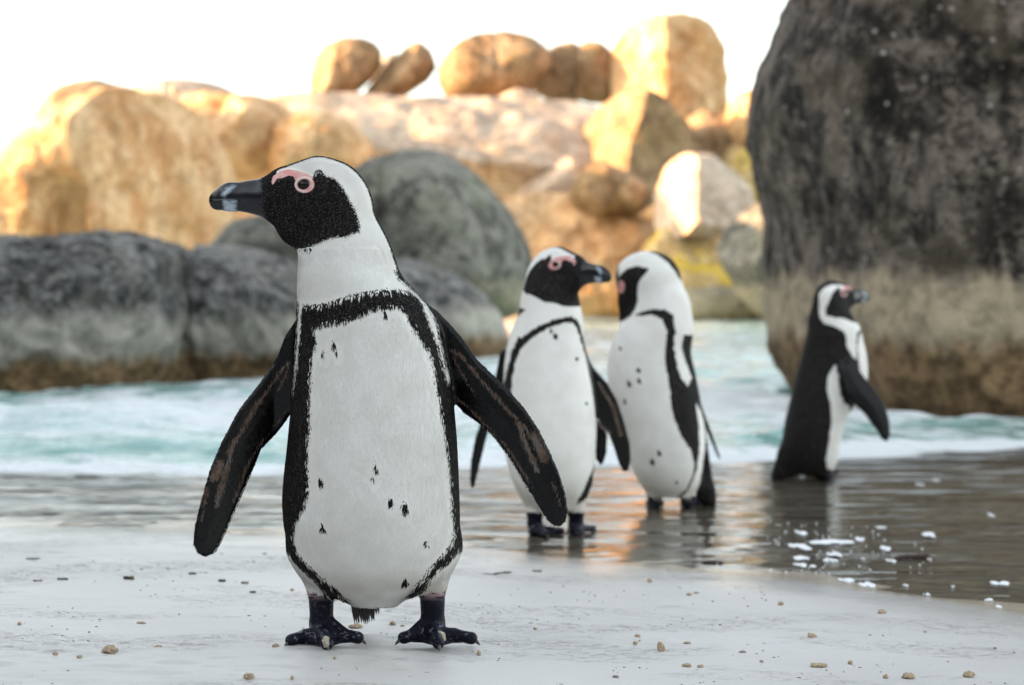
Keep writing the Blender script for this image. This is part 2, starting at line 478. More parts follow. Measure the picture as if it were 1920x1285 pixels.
# --- near dark rocks on the left
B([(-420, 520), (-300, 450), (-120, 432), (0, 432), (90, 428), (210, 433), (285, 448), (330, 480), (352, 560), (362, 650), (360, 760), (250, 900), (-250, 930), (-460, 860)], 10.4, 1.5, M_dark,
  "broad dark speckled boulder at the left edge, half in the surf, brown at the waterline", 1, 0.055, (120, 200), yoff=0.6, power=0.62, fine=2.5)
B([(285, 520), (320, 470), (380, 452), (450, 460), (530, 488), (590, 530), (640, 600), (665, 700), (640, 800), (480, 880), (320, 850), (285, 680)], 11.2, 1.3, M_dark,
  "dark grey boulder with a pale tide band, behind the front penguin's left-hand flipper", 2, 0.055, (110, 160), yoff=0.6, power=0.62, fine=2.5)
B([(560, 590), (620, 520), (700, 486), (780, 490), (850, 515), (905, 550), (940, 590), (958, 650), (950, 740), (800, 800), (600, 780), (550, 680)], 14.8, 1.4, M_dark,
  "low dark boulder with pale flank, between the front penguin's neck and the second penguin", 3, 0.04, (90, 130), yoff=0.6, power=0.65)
# --- mid grey boulders
B([(540, 560), (590, 420), (640, 335), (700, 300), (770, 286), (840, 296), (905, 335), (955, 395), (992, 460), (1003, 520), (985, 585), (900, 620), (600, 640)], 19.5, 2.3, M_greygreen,
  "large rounded grey-green boulder directly behind the front penguin's head", 4, 0.035, (120, 160), power=0.68)
B([(385, 560), (400, 460), (440, 412), (500, 398), (560, 405), (600, 440), (620, 560), (560, 620), (420, 620)], 22.5, 1.6, M_greygreen,
  "smooth low grey boulder under the front penguin's beak", 5, 0.03, power=0.7)
# --- far sunlit pile
B([(-160, 470), (-120, 380), (-40, 350), (10, 320), (55, 262), (105, 215), (165, 182), (235, 170), (300, 174), (352, 190), (395, 225), (425, 270), (446, 330), (455, 410), (440, 500), (300, 540), (-100, 540)], 31, 2.9, M_orange,
  "biggest sunlit orange boulder at the left, with an arched hollow in its face", 6, 0.030, (130, 180), power=0.72, planes=[(0.86, -0.50, 0.10, 0.66)], dents=[(190, 430, 36, 75, 0.9)], fine=1.2)
B([(45, 300), (70, 215), (100, 180), (140, 156), (185, 150), (232, 163), (255, 200), (250, 260), (160, 320)], 34.5, 1.2, M_brown,
  "small brown boulder perched on the shoulder of the biggest orange boulder", 7, 0.05)
B([(235, 230), (255, 168), (300, 153), (350, 150), (400, 156), (440, 172), (470, 210), (440, 260), (300, 270)], 42, 2.0, M_pale,
  "low grey dome showing above the orange boulders at the upper left", 8, 0.03)
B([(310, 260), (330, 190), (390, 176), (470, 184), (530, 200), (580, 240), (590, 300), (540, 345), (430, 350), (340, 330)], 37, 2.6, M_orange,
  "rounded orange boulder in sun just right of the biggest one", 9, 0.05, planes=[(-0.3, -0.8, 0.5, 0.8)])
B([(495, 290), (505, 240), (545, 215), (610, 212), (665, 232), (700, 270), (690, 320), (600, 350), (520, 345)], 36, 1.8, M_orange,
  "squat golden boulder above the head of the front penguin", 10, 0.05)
B([(480, 320), (470, 215), (500, 184), (620, 183), (760, 188), (900, 190), (1020, 188), (1100, 195), (1150, 215), (1170, 300), (1140, 360), (1040, 372), (940, 360), (700, 345)], 41, 3.2, M_pale,
  "long flat pale slab lying under the row of perched boulders", 11, 0.030, (110, 200), planes=[(0.1, -0.75, 0.66, 0.55)], power=0.5)
B([(577, 160), (582, 115), (602, 88), (640, 70), (685, 70), (715, 88), (716, 118), (700, 148), (668, 172), (630, 186), (585, 184)], 44, 0.85, M_brown,
  "leftmost perched boulder, rounded, on the pale slab", 12, 0.05, planes=[(-0.8, -0.5, 0.1, 0.75)])
B([(690, 150), (700, 118), (730, 98), (755, 105), (750, 140), (715, 165)], 45.6, 0.4, M_pale,
  "small pale stone wedged between the leftmost perched boulder and the leaning one", 13, 0.05, (30, 40))
B([(680, 178), (700, 148), (735, 112), (765, 84), (787, 76), (812, 98), (820, 124), (800, 154), (765, 178), (735, 189), (695, 188)], 44, 0.6, M_brown,
  "angular leaning boulder, second from left in the perched row", 14, 0.04, planes=[(-0.6, -0.6, 0.5, 0.45)])
B([(817, 150), (826, 115), (855, 82), (900, 66), (955, 60), (1005, 70), (1034, 92), (1033, 128), (1005, 165), (960, 186), (890, 192), (840, 188)], 43.5, 1.1, M_brown,
  "wide egg-shaped boulder in the middle of the perched row", 15, 0.045, planes=[(0.0, -0.7, 0.7, 0.72)])
B([(1000, 176), (1012, 120), (1035, 86), (1068, 78), (1094, 90), (1098, 150), (1088, 192), (1040, 196)], 44.5, 0.8, M_brown,
  "shaded brown boulder right of the egg-shaped one", 16, 0.05, (50, 70))
B([(1078, 190), (1075, 110), (1092, 80), (1125, 78), (1148, 95), (1152, 150), (1142, 195)], 44.0, 0.7, M_brown,
  "narrow brown upright stone touching the tallest perched boulder", 17, 0.05, (50, 70))
B([(915, 200), (935, 182), (965, 165), (1000, 172), (1022, 196), (990, 212), (940, 214)], 42.2, 0.4, M_pale,
  "small peach stone lying under the egg-shaped boulder", 18, 0.06, (30, 40))
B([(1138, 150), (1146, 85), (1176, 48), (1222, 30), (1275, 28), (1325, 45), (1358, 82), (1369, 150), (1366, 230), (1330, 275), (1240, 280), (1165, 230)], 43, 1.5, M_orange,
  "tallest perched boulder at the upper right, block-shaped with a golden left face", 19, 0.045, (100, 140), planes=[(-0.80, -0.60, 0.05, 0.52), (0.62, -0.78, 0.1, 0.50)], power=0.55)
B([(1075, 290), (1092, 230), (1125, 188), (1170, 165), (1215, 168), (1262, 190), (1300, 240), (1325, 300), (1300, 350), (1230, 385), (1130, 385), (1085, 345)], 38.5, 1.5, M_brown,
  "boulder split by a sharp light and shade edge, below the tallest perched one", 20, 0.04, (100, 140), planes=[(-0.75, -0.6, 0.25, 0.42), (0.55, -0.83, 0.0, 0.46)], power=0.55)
B([(1060, 380), (1085, 320), (1130, 300), (1190, 330), (1225, 360), (1210, 400), (1120, 405)], 36.5, 1.0, M_brown,
  "shaded rusty rock at the foot of the split boulder", 21, 0.07, (50, 70))
B([(960, 390), (985, 330), (1030, 285), (1080, 300), (1100, 350), (1080, 395)], 38.5, 1.0, M_pale,
  "grey shaded wedge of rock between the pale slab and the split boulder", 22, 0.05, (50, 70), planes=[(-0.5, -0.5, 0.7, 0.4)])
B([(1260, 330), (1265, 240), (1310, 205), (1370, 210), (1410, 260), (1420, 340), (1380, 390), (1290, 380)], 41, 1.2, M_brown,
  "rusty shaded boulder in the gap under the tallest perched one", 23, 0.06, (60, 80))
B([(1358, 240), (1368, 195), (1395, 170), (1440, 160), (1480, 200), (1470, 320), (1410, 310), (1380, 285)], 40, 1.1, M_orange,
  "bright peach boulder next to the upper edge of the huge dark rock", 24, 0.05, (60, 80))
B([(1345, 360), (1352, 300), (1375, 272), (1410, 285), (1440, 340), (1420, 390), (1370, 400)], 39, 0.8, M_olive,
  "small yellowish boulder between the peach one and the rounded white-faced one", 25, 0.06, (50, 70))
B([(1220, 420), (1226, 355), (1248, 305), (1285, 285), (1330, 290), (1375, 318), (1412, 358), (1418, 395), (1375, 435), (1310, 455), (1245, 450)], 35, 1.2, M_pale,
  "rounded pale boulder with a bright left face, left of the huge dark rock", 26, 0.04, (90, 120), planes=[(-0.85, -0.45, 0.1, 0.55), (0.5, -0.82, 0.2, 0.6)])
B([(1345, 470), (1362, 415), (1400, 382), (1445, 368), (1500, 380), (1540, 470), (1540, 600), (1440, 610), (1385, 560)], 31, 1.2, M_greygreen,
  "grey boulder half hidden behind the left edge of the huge dark rock", 27, 0.04, (80, 110), planes=[(-0.6, -0.4, 0.7, 0.55)])
B([(905, 520), (915, 400), (945, 365), (1000, 355), (1080, 362), (1160, 385), (1225, 415), (1255, 470), (1260, 560), (1230, 620), (980, 640), (910, 600)], 37.5, 2.0, M_orange,
  "wide orange boulder glowing behind the heads of the two middle penguins", 28, 0.05, (100, 140), planes=[(-0.2, -0.7, 0.7, 0.62)], power=0.6)
B([(1195, 560), (1200, 470), (1240, 425), (1310, 430), (1380, 470), (1430, 530), (1465, 590), (1440, 630), (1230, 630)], 35, 1.6, M_olive,
  "yellow-lichened sloping boulder right of the third penguin's head", 29, 0.05, (90, 120), planes=[(0.2, -0.75, 0.6, 0.5)])
B([(1235, 575), (1262, 545), (1330, 538), (1400, 545), (1452, 566), (1470, 600), (1440, 625), (1250, 625)], 32.5, 0.9, M_greygreen,
  "low grey rock at the far waterline left of the huge dark rock", 30, 0.05, (50, 80))
# filler mass of the headland behind the pile
B([(-700, 520), (-500, 380), (-100, 300), (200, 260), (450, 240), (800, 230), (1150, 240), (1450, 240), (1800, 260), (2300, 330), (2700, 520), (2500, 640), (-600, 640)], 56, 6.0, M_brown,
  "shaded rocky headland mass filling the gaps behind all the boulders", 31, 0.04, (90, 200), name="rocky_headland")
# --- the huge rock on the right
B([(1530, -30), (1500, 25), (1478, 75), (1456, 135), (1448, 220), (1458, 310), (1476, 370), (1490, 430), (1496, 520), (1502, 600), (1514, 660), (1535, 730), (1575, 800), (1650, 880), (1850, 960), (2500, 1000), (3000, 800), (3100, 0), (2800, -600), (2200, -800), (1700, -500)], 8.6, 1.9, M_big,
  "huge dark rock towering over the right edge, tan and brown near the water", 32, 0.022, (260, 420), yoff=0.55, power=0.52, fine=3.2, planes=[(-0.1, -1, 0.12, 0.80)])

# --- boulders beside the beach outside the left edge of the frame: they keep the beach in shade
def free_boulder(cx, cy, r, h, label, seed):
    nth, nph = 64, 40
    th = np.linspace(0, 2 * np.pi, nth, endpoint=False); ph = np.linspace(0, np.pi, nph)[1:-1]
    PH, TH = np.meshgrid(ph, th, indexing='ij')
    U = np.stack([np.sin(PH) ** .7 * np.cos(TH), np.sin(PH) ** .7 * np.sin(TH), np.cos(PH)], -1).reshape(-1, 3)
    U = np.concatenate([U, [[0, 0, 1], [0, 0, -1]]])
    U = U * (1 + 0.10 * fbm(U[:, 0] * 1.5 + seed * 7, U[:, 1] * 1.5, U[:, 2] * 1.5, 4))[:, None]
    V = U * np.array([r, r * 1.15, h / 2 * 1.1]) + np.array([0, 0, h * 0.42])
    m, k = nph - 2, nth
    i = np.arange(m * k).reshape(m, k); j = np.roll(i, -1, axis=1)
    q = np.stack([i[:-1].ravel(), i[1:].ravel(), j[1:].ravel(), j[:-1].ravel()], 1)
    t1 = np.stack([np.full(k, m * k), i[0], j[0]], 1); t2 = np.stack([np.full(k, m * k + 1), j[-1], i[-1]], 1)
    o = mesh_obj("boulder", V, [q, t1, t2], M_greygreen, (cx, cy, 0))
    tag(o, label, "boulder")
free_boulder(-12, 19.5, 3.6, 7.0, "tall grey boulder left of the frame, farthest one shading the water", 1)
free_boulder(-12.5, 13.0, 4.2, 8.0, "tall grey boulder left of the frame, behind the near dark rocks", 2)
free_boulder(-12, 6.0, 4.4, 8.4, "tall grey boulder left of the frame, beside the surf", 3)
free_boulder(-12.5, -1.5, 4.4, 8.0, "tall grey boulder left of the frame, beside the camera", 4)
free_boulder(-7.5, -13, 4.0, 6.0, "unseen boulder added behind the camera to block low sky, left of three", 6)  # three unseen boulders added to cut low sky light from behind
free_boulder(0.5, -14, 4.4, 7.0, "unseen boulder added behind the camera to block low sky, middle of three", 7)
free_boulder(8.5, -11, 4.4, 6.5, "unseen boulder added behind the camera to block low sky, right of three", 8)
free_boulder(-13, -9, 4.4, 7.6, "tall grey boulder left of the frame, behind the camera", 5)

# ------------------------------------------------------------------ penguins
def surface_nets(F, org, h):
    S = F < 0
    c = S[:-1, :-1, :-1].astype(np.int8)
    tot = np.zeros(c.shape, np.int8)
    for a in (0, 1):
        for b in (0, 1):
            for d in (0, 1):
                tot += S[a:a + c.shape[0], b:b + c.shape[1], d:d + c.shape[2]]
    act = (tot > 0) & (tot < 8)
    I, J, K = np.nonzero(act)
    acc = np.zeros((len(I), 3)); cnt = np.zeros(len(I))
    corners = [(a, b, d) for a in (0, 1) for b in (0, 1) for d in (0, 1)]
    for ax in range(3):
        for ca in corners:
            if ca[ax] == 1: continue
            cb = list(ca); cb[ax] = 1
            fa = F[I + ca[0], J + ca[1], K + ca[2]]; fb = F[I + cb[0], J + cb[1], K + cb[2]]
            m = (fa < 0) != (fb < 0)
            tt = np.where(m, fa / (fa - fb + 1e-12), 0)
            p = np.tile(np.array(ca, float), (len(I), 1)); p[:, ax] += tt
            acc += p * m[:, None]; cnt += m
    V = (np.stack([I, J, K], 1) + acc / cnt[:, None]) * h + org
    idx = -np.ones(act.shape, np.int64); idx[I, J, K] = np.arange(len(I))
    quads = []
    n = F.shape
    for ax in range(3):
        sl0 = [slice(1, n[k] - 1) for k in range(3)]; sl1 = list(sl0)
        sl0[ax] = slice(0, n[ax] - 1); sl1[ax] = slice(1, n[ax])
        a = S[tuple(sl0)]; b = S[tuple(sl1)]
        X = np.nonzero(a != b)
        g = [X[k] + (0 if k == ax else 1) for k in range(3)]
        u_, v_ = (ax + 1) % 3, (ax + 2) % 3
        def cell(du, dv):
            gg = [g[0].copy(), g[1].copy(), g[2].copy()]
            gg[u_] -= du; gg[v_] -= dv
            return idx[gg[0], gg[1], gg[2]]
        q = np.stack([cell(1, 1), cell(0, 1), cell(0, 0), cell(1, 0)], 1)
        flip = ~a[X]
        q[flip] = q[flip][:, ::-1]
        quads.append(q)
    q = np.concatenate(quads)
    q = q[(q >= 0).all(1)]
    return V, q

def rcone(a, b, ra, rb, ws=1.0, waxis=1):
    """rounded cone between a and b; depth (axis waxis) squeezed by ws"""
    a = np.array(a, float); b = np.array(b, float)
    def f(X, Y, Z):
        p = [X, Y, Z]
        sc = [1, 1, 1]; sc[waxis] = 1 / ws
        pa = [(p[i] - a[i]) * sc[i] for i in range(3)]
        ba = [(b[i] - a[i]) * sc[i] for i in range(3)]
        L = sum(k * k for k in ba) + 1e-12
        t = np.clip(sum(pa[i] * ba[i] for i in range(3)) / L, 0, 1)
        d = np.sqrt(sum((pa[i] - ba[i] * t) ** 2 for i in range(3))) - (ra + (rb - ra) * t)
        return d * min(1, ws + (1 - ws) * 0.3)
    m = max(ra, rb)
    return f, np.minimum(a, b) - m, np.maximum(a, b) + m

def ellipsoid(c, r):
    def f(X, Y, Z):
        k = np.sqrt(((X - c[0]) / r[0]) ** 2 + ((Y - c[1]) / r[1]) ** 2 + ((Z - c[2]) / r[2]) ** 2)
        return (k - 1) * min(r)
    c = np.array(c, float); r_ = np.array(r, float)
    return f, c - r_, c + r_

def zloft(zs, L, Rr, bf, bb, yc=0.0, ex=2.15):
    zs = np.array(zs, float); o = np.argsort(zs)
    tz = np.linspace(zs.min(), zs.max(), 200)
    def sm(a):
        a = np.interp(tz, zs[o], np.array(a, float)[o])
        return np.convolve(np.pad(a, 5, mode='edge'), np.ones(11) / 11, 'valid')
    l_, r_, f_, b_ = sm(L), sm(Rr), sm(bf), sm(bb)
    def f(X, Y, Z):
        l = np.interp(Z, tz, l_); r = np.interp(Z, tz, r_); fr = np.interp(Z, tz, f_); bk = np.interp(Z, tz, b_)
        a = (r - l) / 2; c = (r + l) / 2
        b = np.where(Y < yc, fr, bk)
        k = (np.abs((X - c) / a) ** ex + np.abs((Y - yc) / b) ** ex) ** (1 / ex)
        d = (k - 1) * np.minimum(a, b)
        dz = np.maximum(tz[0] - Z, Z - tz[-1])
        return np.maximum(d, dz)
    return f, np.array([l_.min(), yc - f_.max(), tz[0]]), np.array([r_.max(), yc + b_.max(), tz[-1]])

def plate(poly, yfun, r0=0.0035, grow=0.10, rmax=0.008):
    """thin rounded plate (flipper) with a traced outline in x,z lying on the surface y = yfun(x,z)"""
    P_ = np.array(poly)
    def f(X, Y, Z):
        x2, z2 = X[:, 0, :], Z[:, 0, :]
        d2 = sdpoly(x2, z2, P_)
        r = np.clip(r0 + grow * np.clip(-d2, 0, 1), 0, rmax)
        ys = yfun(x2, z2)
        w_ = Y - ys[:, None, :]
        return np.sqrt(np.maximum(d2 + r0 * 0.8, 0)[:, None, :] ** 2 + (w_ * (r0 / r)[:, None, :]) ** 2) - r0
    ys = yfun(P_[:, 0], P_[:, 1])
    return f, np.array([P_[:, 0].min(), ys.min() - .012, P_[:, 1].min()]), np.array([P_[:, 0].max(), ys.max() + .012, P_[:, 1].max()])

def flatpoly(poly, z0, hgt):
    """webbed foot: outline in x,y, rounded slab at height z0"""
    P_ = np.array(poly)
    def f(X, Y, Z):
        d2 = sdpoly(X[:, :, 0], Y[:, :, 0], P_)
        return np.sqrt(np.maximum(d2 + hgt, 0)[:, :, None] ** 2 + (Z - z0) ** 2) - hgt
    return f, np.array([P_[:, 0].min(), P_[:, 1].min(), z0 - hgt]), np.array([P_[:, 0].max(), P_[:, 1].max(), z0 + hgt])

def xform(prim, M, T, inv_box=0.0):
    """place a head-local primitive: world = M @ local + T"""
    f, lo, hi = prim
    Mi = np.linalg.inv(M)
    def g(X, Y, Z):
        a, b, c = X - T[0], Y - T[1], Z - T[2]
        return f(Mi[0, 0] * a + Mi[0, 1] * b + Mi[0, 2] * c, Mi[1, 0] * a + Mi[1, 1] * b + Mi[1, 2] * c, Mi[2, 0] * a + Mi[2, 1] * b + Mi[2, 2] * c)
    cs = np.array([[x, y, z] for x in (lo[0], hi[0]) for y in (lo[1], hi[1]) for z in (lo[2], hi[2])]) @ M.T + T
    return g, cs.min(0), cs.max(0)

def build_sdf(prims, h, pad=0.02):
    lo = np.min([p[0][1] for p in prims], 0) - pad; hi = np.max([p[0][2] for p in prims], 0) + pad
    n = np.ceil((hi - lo) / h).astype(int) + 1
    ax = [lo[i] + np.arange(n[i]) * h for i in range(3)]
    F = np.full(n, 0.05, np.float32)
    for (f, a, b), k in prims:
        m = k + 0.012
        i0 = np.clip(np.floor((a - m - lo) / h).astype(int), 0, n - 1); i1 = np.clip(np.ceil((b + m - lo) / h).astype(int) + 1, 1, n)
        sl = tuple(slice(i0[i], i1[i]) for i in range(3))
        X, Y, Z = np.meshgrid(*(ax[i][sl[i]] for i in range(3)), indexing='ij')
        D = f(X, Y, Z).astype(np.float32)
        A = F[sl]
        if k > 0:
            e = np.maximum(k - np.abs(A - D), 0) / k
            F[sl] = np.minimum(A, D) - e * e * k * 0.25
        else: F[sl] = np.minimum(A, D)
    return F, lo

S1 = 2.44 / FPX                                # metres per photo pixel on the front penguin
def HL(x, y): return ((612 - x) * S1, (368 - y) * S1)      # head-local (forward, up) from the front penguin's profile
def Zm(pts, ox, oy, sc): return [(ox + a / sc, oy + b / sc) for a, b in pts]

FACE = [HL(*p) for p in Zm([(470, 150), (520, 200), (545, 215), (600, 175), (650, 160), (730, 172), (795, 195), (830, 215), (850, 165), (878, 150), (905, 178), (925, 202), (968, 208), (1010, 245), (1050, 300), (1080, 350), (1105, 400), (1130, 450), (1150, 500), (1160, 550), (1166, 592), (1110, 605), (1060, 630), (1000, 628), (940, 645), (880, 668), (820, 695), (760, 705), (690, 716), (600, 760), (300, 760), (-40, 600), (-60, 200), (300, 100)], 370, 280, 3.78)]
PINK = [HL(*p) for p in Zm([(548, 262), (536, 238), (545, 196), (600, 160), (650, 147), (730, 160), (800, 184), (840, 212), (820, 240), (740, 240), (705, 228), (700, 203), (660, 194), (612, 213), (575, 216)], 370, 280, 3.78)]
BAND1 = [HL(*p) for p in [(419, 375), (446, 377), (445, 400), (420, 400)]]
BAND_GLINT = [HL(*p) for p in [(414, 368), (424, 352), (438, 346), (446, 349), (436, 360), (424, 371)]]  # upper part of the pale band, with a diagonal highlight painted in
EYE = HL(575.5, 349)

def head_prims(M, T, beak=True):
    q = S1
    P3 = lambda u, v: (u * q, 0, v * q)
    L = [(ellipsoid((0, 0, 0), (77 * q, 50 * q, 70 * q)), .014),
         (rcone(P3(18, 2), P3(92, -1), 54 * q, 37 * q, .72), .010),
         (rcone(P3(14, -30), P3(50, -54), 54 * q, 42 * q, .74), .012),
         (rcone(P3(20, 25), P3(75, 18), 46 * q, 38 * q, .82), .010),
         (rcone(P3(52, -22), P3(118, -6), 50 * q, 31 * q, .62), .010)]
    if beak:
        L += [(rcone(P3(86, -1), P3(140, -1), 36 * q, 29 * q, .58), .006),
              (rcone(P3(140, -1), P3(182, -2), 29 * q, 26.5 * q, .56), .004),
              (rcone(P3(180, -2), P3(202, -7), 26.5 * q, 18.5 * q, .55), .003),
              (rcone(P3(200, -8), P3(205, -15), 14 * q, 10.5 * q, .55), .003)]
    return [((xform(p, M, T)), k) for p, k in L]

def head_marks(lp):
    """signed distances in head-local space; lp (n,3) = forward, lateral, up"""
    u, w_, v = lp[:, 0], lp[:, 1], lp[:, 2]
    face = sdpoly(u, v, FACE)
    face = np.where(v < -110 * S1, 0.05, face)
    dors = np.maximum(v - 34 * S1, -u - 48 * S1)
    cap = np.maximum(np.abs(w_) - 15 * S1, -dors)
    cap = np.where(v < -190 * S1, 0.05, cap)
    cap = np.where(u > 96 * S1, 0.05, cap)
    crown = np.where((u > 92 * S1) & (v > 0), -0.01, 0.05)
    pink = sdpoly(u, v, PINK)
    ring = np.sqrt(((u - EYE[0]) / 1.22) ** 2 + (v - EYE[1]) ** 2) - 15.5 * S1
    pink = np.minimum(pink, ring)
    pink = np.where((np.abs(w_) < 6 * S1) | (cap < 0), 0.05, pink)
    band = np.minimum(sdpoly(u, v, BAND1), sdpoly(u, v, BAND_GLINT) + 0.0005)
    beak = 116 * S1 - u + 0.10 * (v + 10 * S1)                                   # negative on the beak
    beak = np.where(v < -60 * S1, 0.05, beak)
    mouth = sdline(u, v, [HL(394, 376), HL(430, 373), (HL(470, 378)), HL(512, 388)])
    return np.minimum(np.minimum(face, cap), crown), pink, band, beak, mouth

# --- shared plumage / skin material
t = NT("penguin_plumage")
O = t.n("ShaderNodeTexCoord").outputs["Object"]
hf = t.noise(t.mapping(O, (330, 330, 75)), 1.0, 3, 0.6)
mf = t.noise(O, 60, 4, 0.6)
jit = t.math('MULTIPLY', t.math('SUBTRACT', hf, 0.5), t.attr("jag"))
jit = t.math('ADD', jit, t.math('MULTIPLY', t.math('SUBTRACT', mf, 0.5), t.math('MULTIPLY', t.attr("jag"), 0.8)))
dk = t.ramp(t.math('ADD', t.attr("dark"), jit), -0.0006, 0.0006, 1.0, 0.0)
pk = t.ramp(t.math('ADD', t.attr("pink"), t.math('MULTIPLY', jit, 0.25)), -0.0006, 0.0004, 1.0, 0.0)
bnd = t.ramp(t.attr("band"), -0.0040, 0.0022, 1.0, 0.0)
bk = t.ramp(t.math('ADD', t.attr("beak"), t.math('MULTIPLY', jit, 2.0)), -0.003, 0.003, 1.0, 0.0)
ft = t.ramp(t.math('ADD', t.attr("foot"), t.math('MULTIPLY', jit, 1.2)), -0.001, 0.001, 1.0, 0.0)
stn = t.noise(O, 26, 4)
white = t.mix(t.ramp(stn, 0.35, 0.7), (0.80, 0.79, 0.755), (0.735, 0.72, 0.675))
white = t.mix(t.math('MULTIPLY', t.attr("dirt"), 0.8), white, (0.33, 0.265, 0.19))
fl = t.noise(t.mapping(O, (260, 260, 90)), 1.0, 4, 0.7)
black = t.mix(t.ramp(fl, 0.48, 0.78), (0.003, 0.003, 0.0035), (0.042, 0.035, 0.032))
black = t.mix(t.math('MULTIPLY', t.attr("gloss"), 1.0), t.mix(t.ramp(t.noise(O, 600, 2), 0.55, 0.66), black, (0.070, 0.060, 0.055)), (0.001, 0.001, 0.0015))
stk = t.ramp(t.math('ADD', t.attr("streak"), t.math('ADD', t.math('MULTIPLY', t.math('SUBTRACT', t.noise(t.mapping(O, (620, 620, 170), (0, 0.6, 0)), 1.0, 3, 0.7), 0.5), 0.016), t.math('MULTIPLY', t.math('SUBTRACT', mf, 0.5), 0.012))), -0.0012, 0.0012, 1.0, 0.0)
black = t.mix(t.math('MULTIPLY', stk, t.ramp(mf, 0.3, 0.6, 0.3, 1.0)), black, t.mix(t.ramp(mf, 0.4, 0.6), (0.17, 0.105, 0.072), (0.13, 0.112, 0.10)))
c = t.mix(dk, white, black)
c = t.mix(pk, c, t.mix(t.ramp(t.noise(O, 90, 3), 0.4, 0.65), (0.66, 0.30, 0.28), (0.70, 0.44, 0.42)))
beakc = t.mix(t.ramp(t.noise(t.mapping(O, (45, 200, 200)), 1.0, 3), 0.5, 0.8), (0.003, 0.004, 0.007), (0.012, 0.016, 0.024))
beakc = t.mix(t.math('MULTIPLY', bnd, t.ramp(t.noise(t.mapping(O, (90, 300, 300)), 1.0, 3), 0.3, 0.6, 0.35, 1.0)), beakc, (0.42, 0.50, 0.58))
c = t.mix(bk, c, beakc)
fz = sepz(t, O)[2]
fn = t.noise(t.mapping(O, (130, 130, 200)), 1.0, 4, 0.65)
ftop = t.ramp(fz, 0.052, 0.066)
footc = t.mix(t.math('MULTIPLY', t.ramp(fn, 0.56, 0.64), t.fmix(t.ramp(fz, 0.018, 0.030), 0.9, 0.22)), (0.008, 0.009, 0.017), (0.16, 0.15, 0.20))
footc = t.mix(t.math('MULTIPLY', t.ramp(t.noise(t.mapping(O, (90, 90, 260)), 1.0, 4, 0.6), 0.40, 0.50), ftop), footc, (0.42, 0.29, 0.32))
c = t.mix(ft, c, footc)
rg = t.fmix(bk, t.fmix(t.attr("gloss"), 0.72, 0.27), 0.22)
rg = t.fmix(ft, rg, 0.42)
sp = t.fmix(bk, t.fmix(dk, 0.12, t.fmix(t.attr("gloss"), 0.15, 0.34)), 0.5)
creases = t.noise(t.mapping(O, (60, 60, 420)), 1.0, 2)
mth = t.ramp(t.attr("mouth"), 0.0, 0.0016)
h = t.math('ADD', t.math('MULTIPLY', fl, 0.6), t.math('MULTIPLY', mth, t.math('MULTIPLY', bk, 1.5)))
h = t.math('ADD', h, t.math('MULTIPLY', t.math('MULTIPLY', creases, ft), 1.2))
nv = t.n("ShaderNodeBump"); t.l(h, nv.inputs["Height"]); nv.inputs["Strength"].default_value = 0.35; nv.inputs["Distance"].default_value = 0.0012
plum_mat = t.done(t.bsdf(c, rg, nv.outputs[0], sp))
# same colours for the separate feather blades, which shade with the normal of the skin they lie on
t2_ = plum_mat.copy(); t2_.name = "penguin_feathers"
for nd in t2_.node_tree.nodes:
    if nd.type == 'BSDF_PRINCIPLED':
        for l in list(nd.inputs["Normal"].links): t2_.node_tree.links.remove(l)
        a_ = t2_.node_tree.nodes.new("ShaderNodeAttribute"); a_.attribute_name = "skin_normal"
        t2_.node_tree.links.new(a_.outputs["Vector"], nd.inputs["Normal"])
feather_mat = t2_
t = NT("eye_dark"); eye_mat = t.done(t.bsdf((0.004, 0.0025, 0.002), 0.07, None, 0.3))
ringskin_mat = simple_mat("eyelid_skin", (0.74, 0.55, 0.53), 0.5, 0.4, 0.12, 300, 0.4, 0.0006)
claw_mat = simple_mat("claw_horn", (0.05, 0.045, 0.045), 0.35, 0.5)
tail_mat = simple_mat("tail_feather", (0.018, 0.015, 0.014), 0.6, 0.3, 0.5, 200)

def uvsphere(c, r, n=20):
    th = np.linspace(0, 2 * np.pi, n, endpoint=False); ph = np.linspace(0, np.pi, n // 2 + 1)[1:-1]
    PH, TH = np.meshgrid(ph, th, indexing='ij')
    V = np.stack([np.sin(PH) * np.cos(TH), np.sin(PH) * np.sin(TH), np.cos(PH)], -1).reshape(-1, 3)
    V = np.concatenate([V, [[0, 0, 1], [0, 0, -1]]]) * np.array(r) + np.array(c)
    m = len(ph); i = np.arange(m * n).reshape(m, n); j = np.roll(i, -1, 1)
    q = np.stack([i[:-1].ravel(), i[1:].ravel(), j[1:].ravel(), j[:-1].ravel()], 1)
    t1 = np.stack([np.full(n, m * n), i[0], j[0]], 1); t2 = np.stack([np.full(n, m * n + 1), j[-1], i[-1]], 1)
    return V, [q, t1, t2]

def torus(c, R1, R2, r, M, n=32, m=10):
    th = np.linspace(0, 2 * np.pi, n, endpoint=False); ph = np.linspace(0, 2 * np.pi, m, endpoint=False)
    TH, PH = np.meshgrid(th, ph, indexing='ij')
    V = np.stack([(R1 + r * np.cos(PH)) * np.cos(TH), r * 0.8 * np.sin(PH), (R2 + r * np.cos(PH)) * np.sin(TH)], -1).reshape(-1, 3)
    i = np.arange(n * m).reshape(n, m); a = np.roll(i, -1, 0); b = np.roll(i, -1, 1); ab = np.roll(a, -1, 1)
    return V @ M.T + c, np.stack([i.ravel(), b.ravel(), ab.ravel(), a.ravel()], 1)

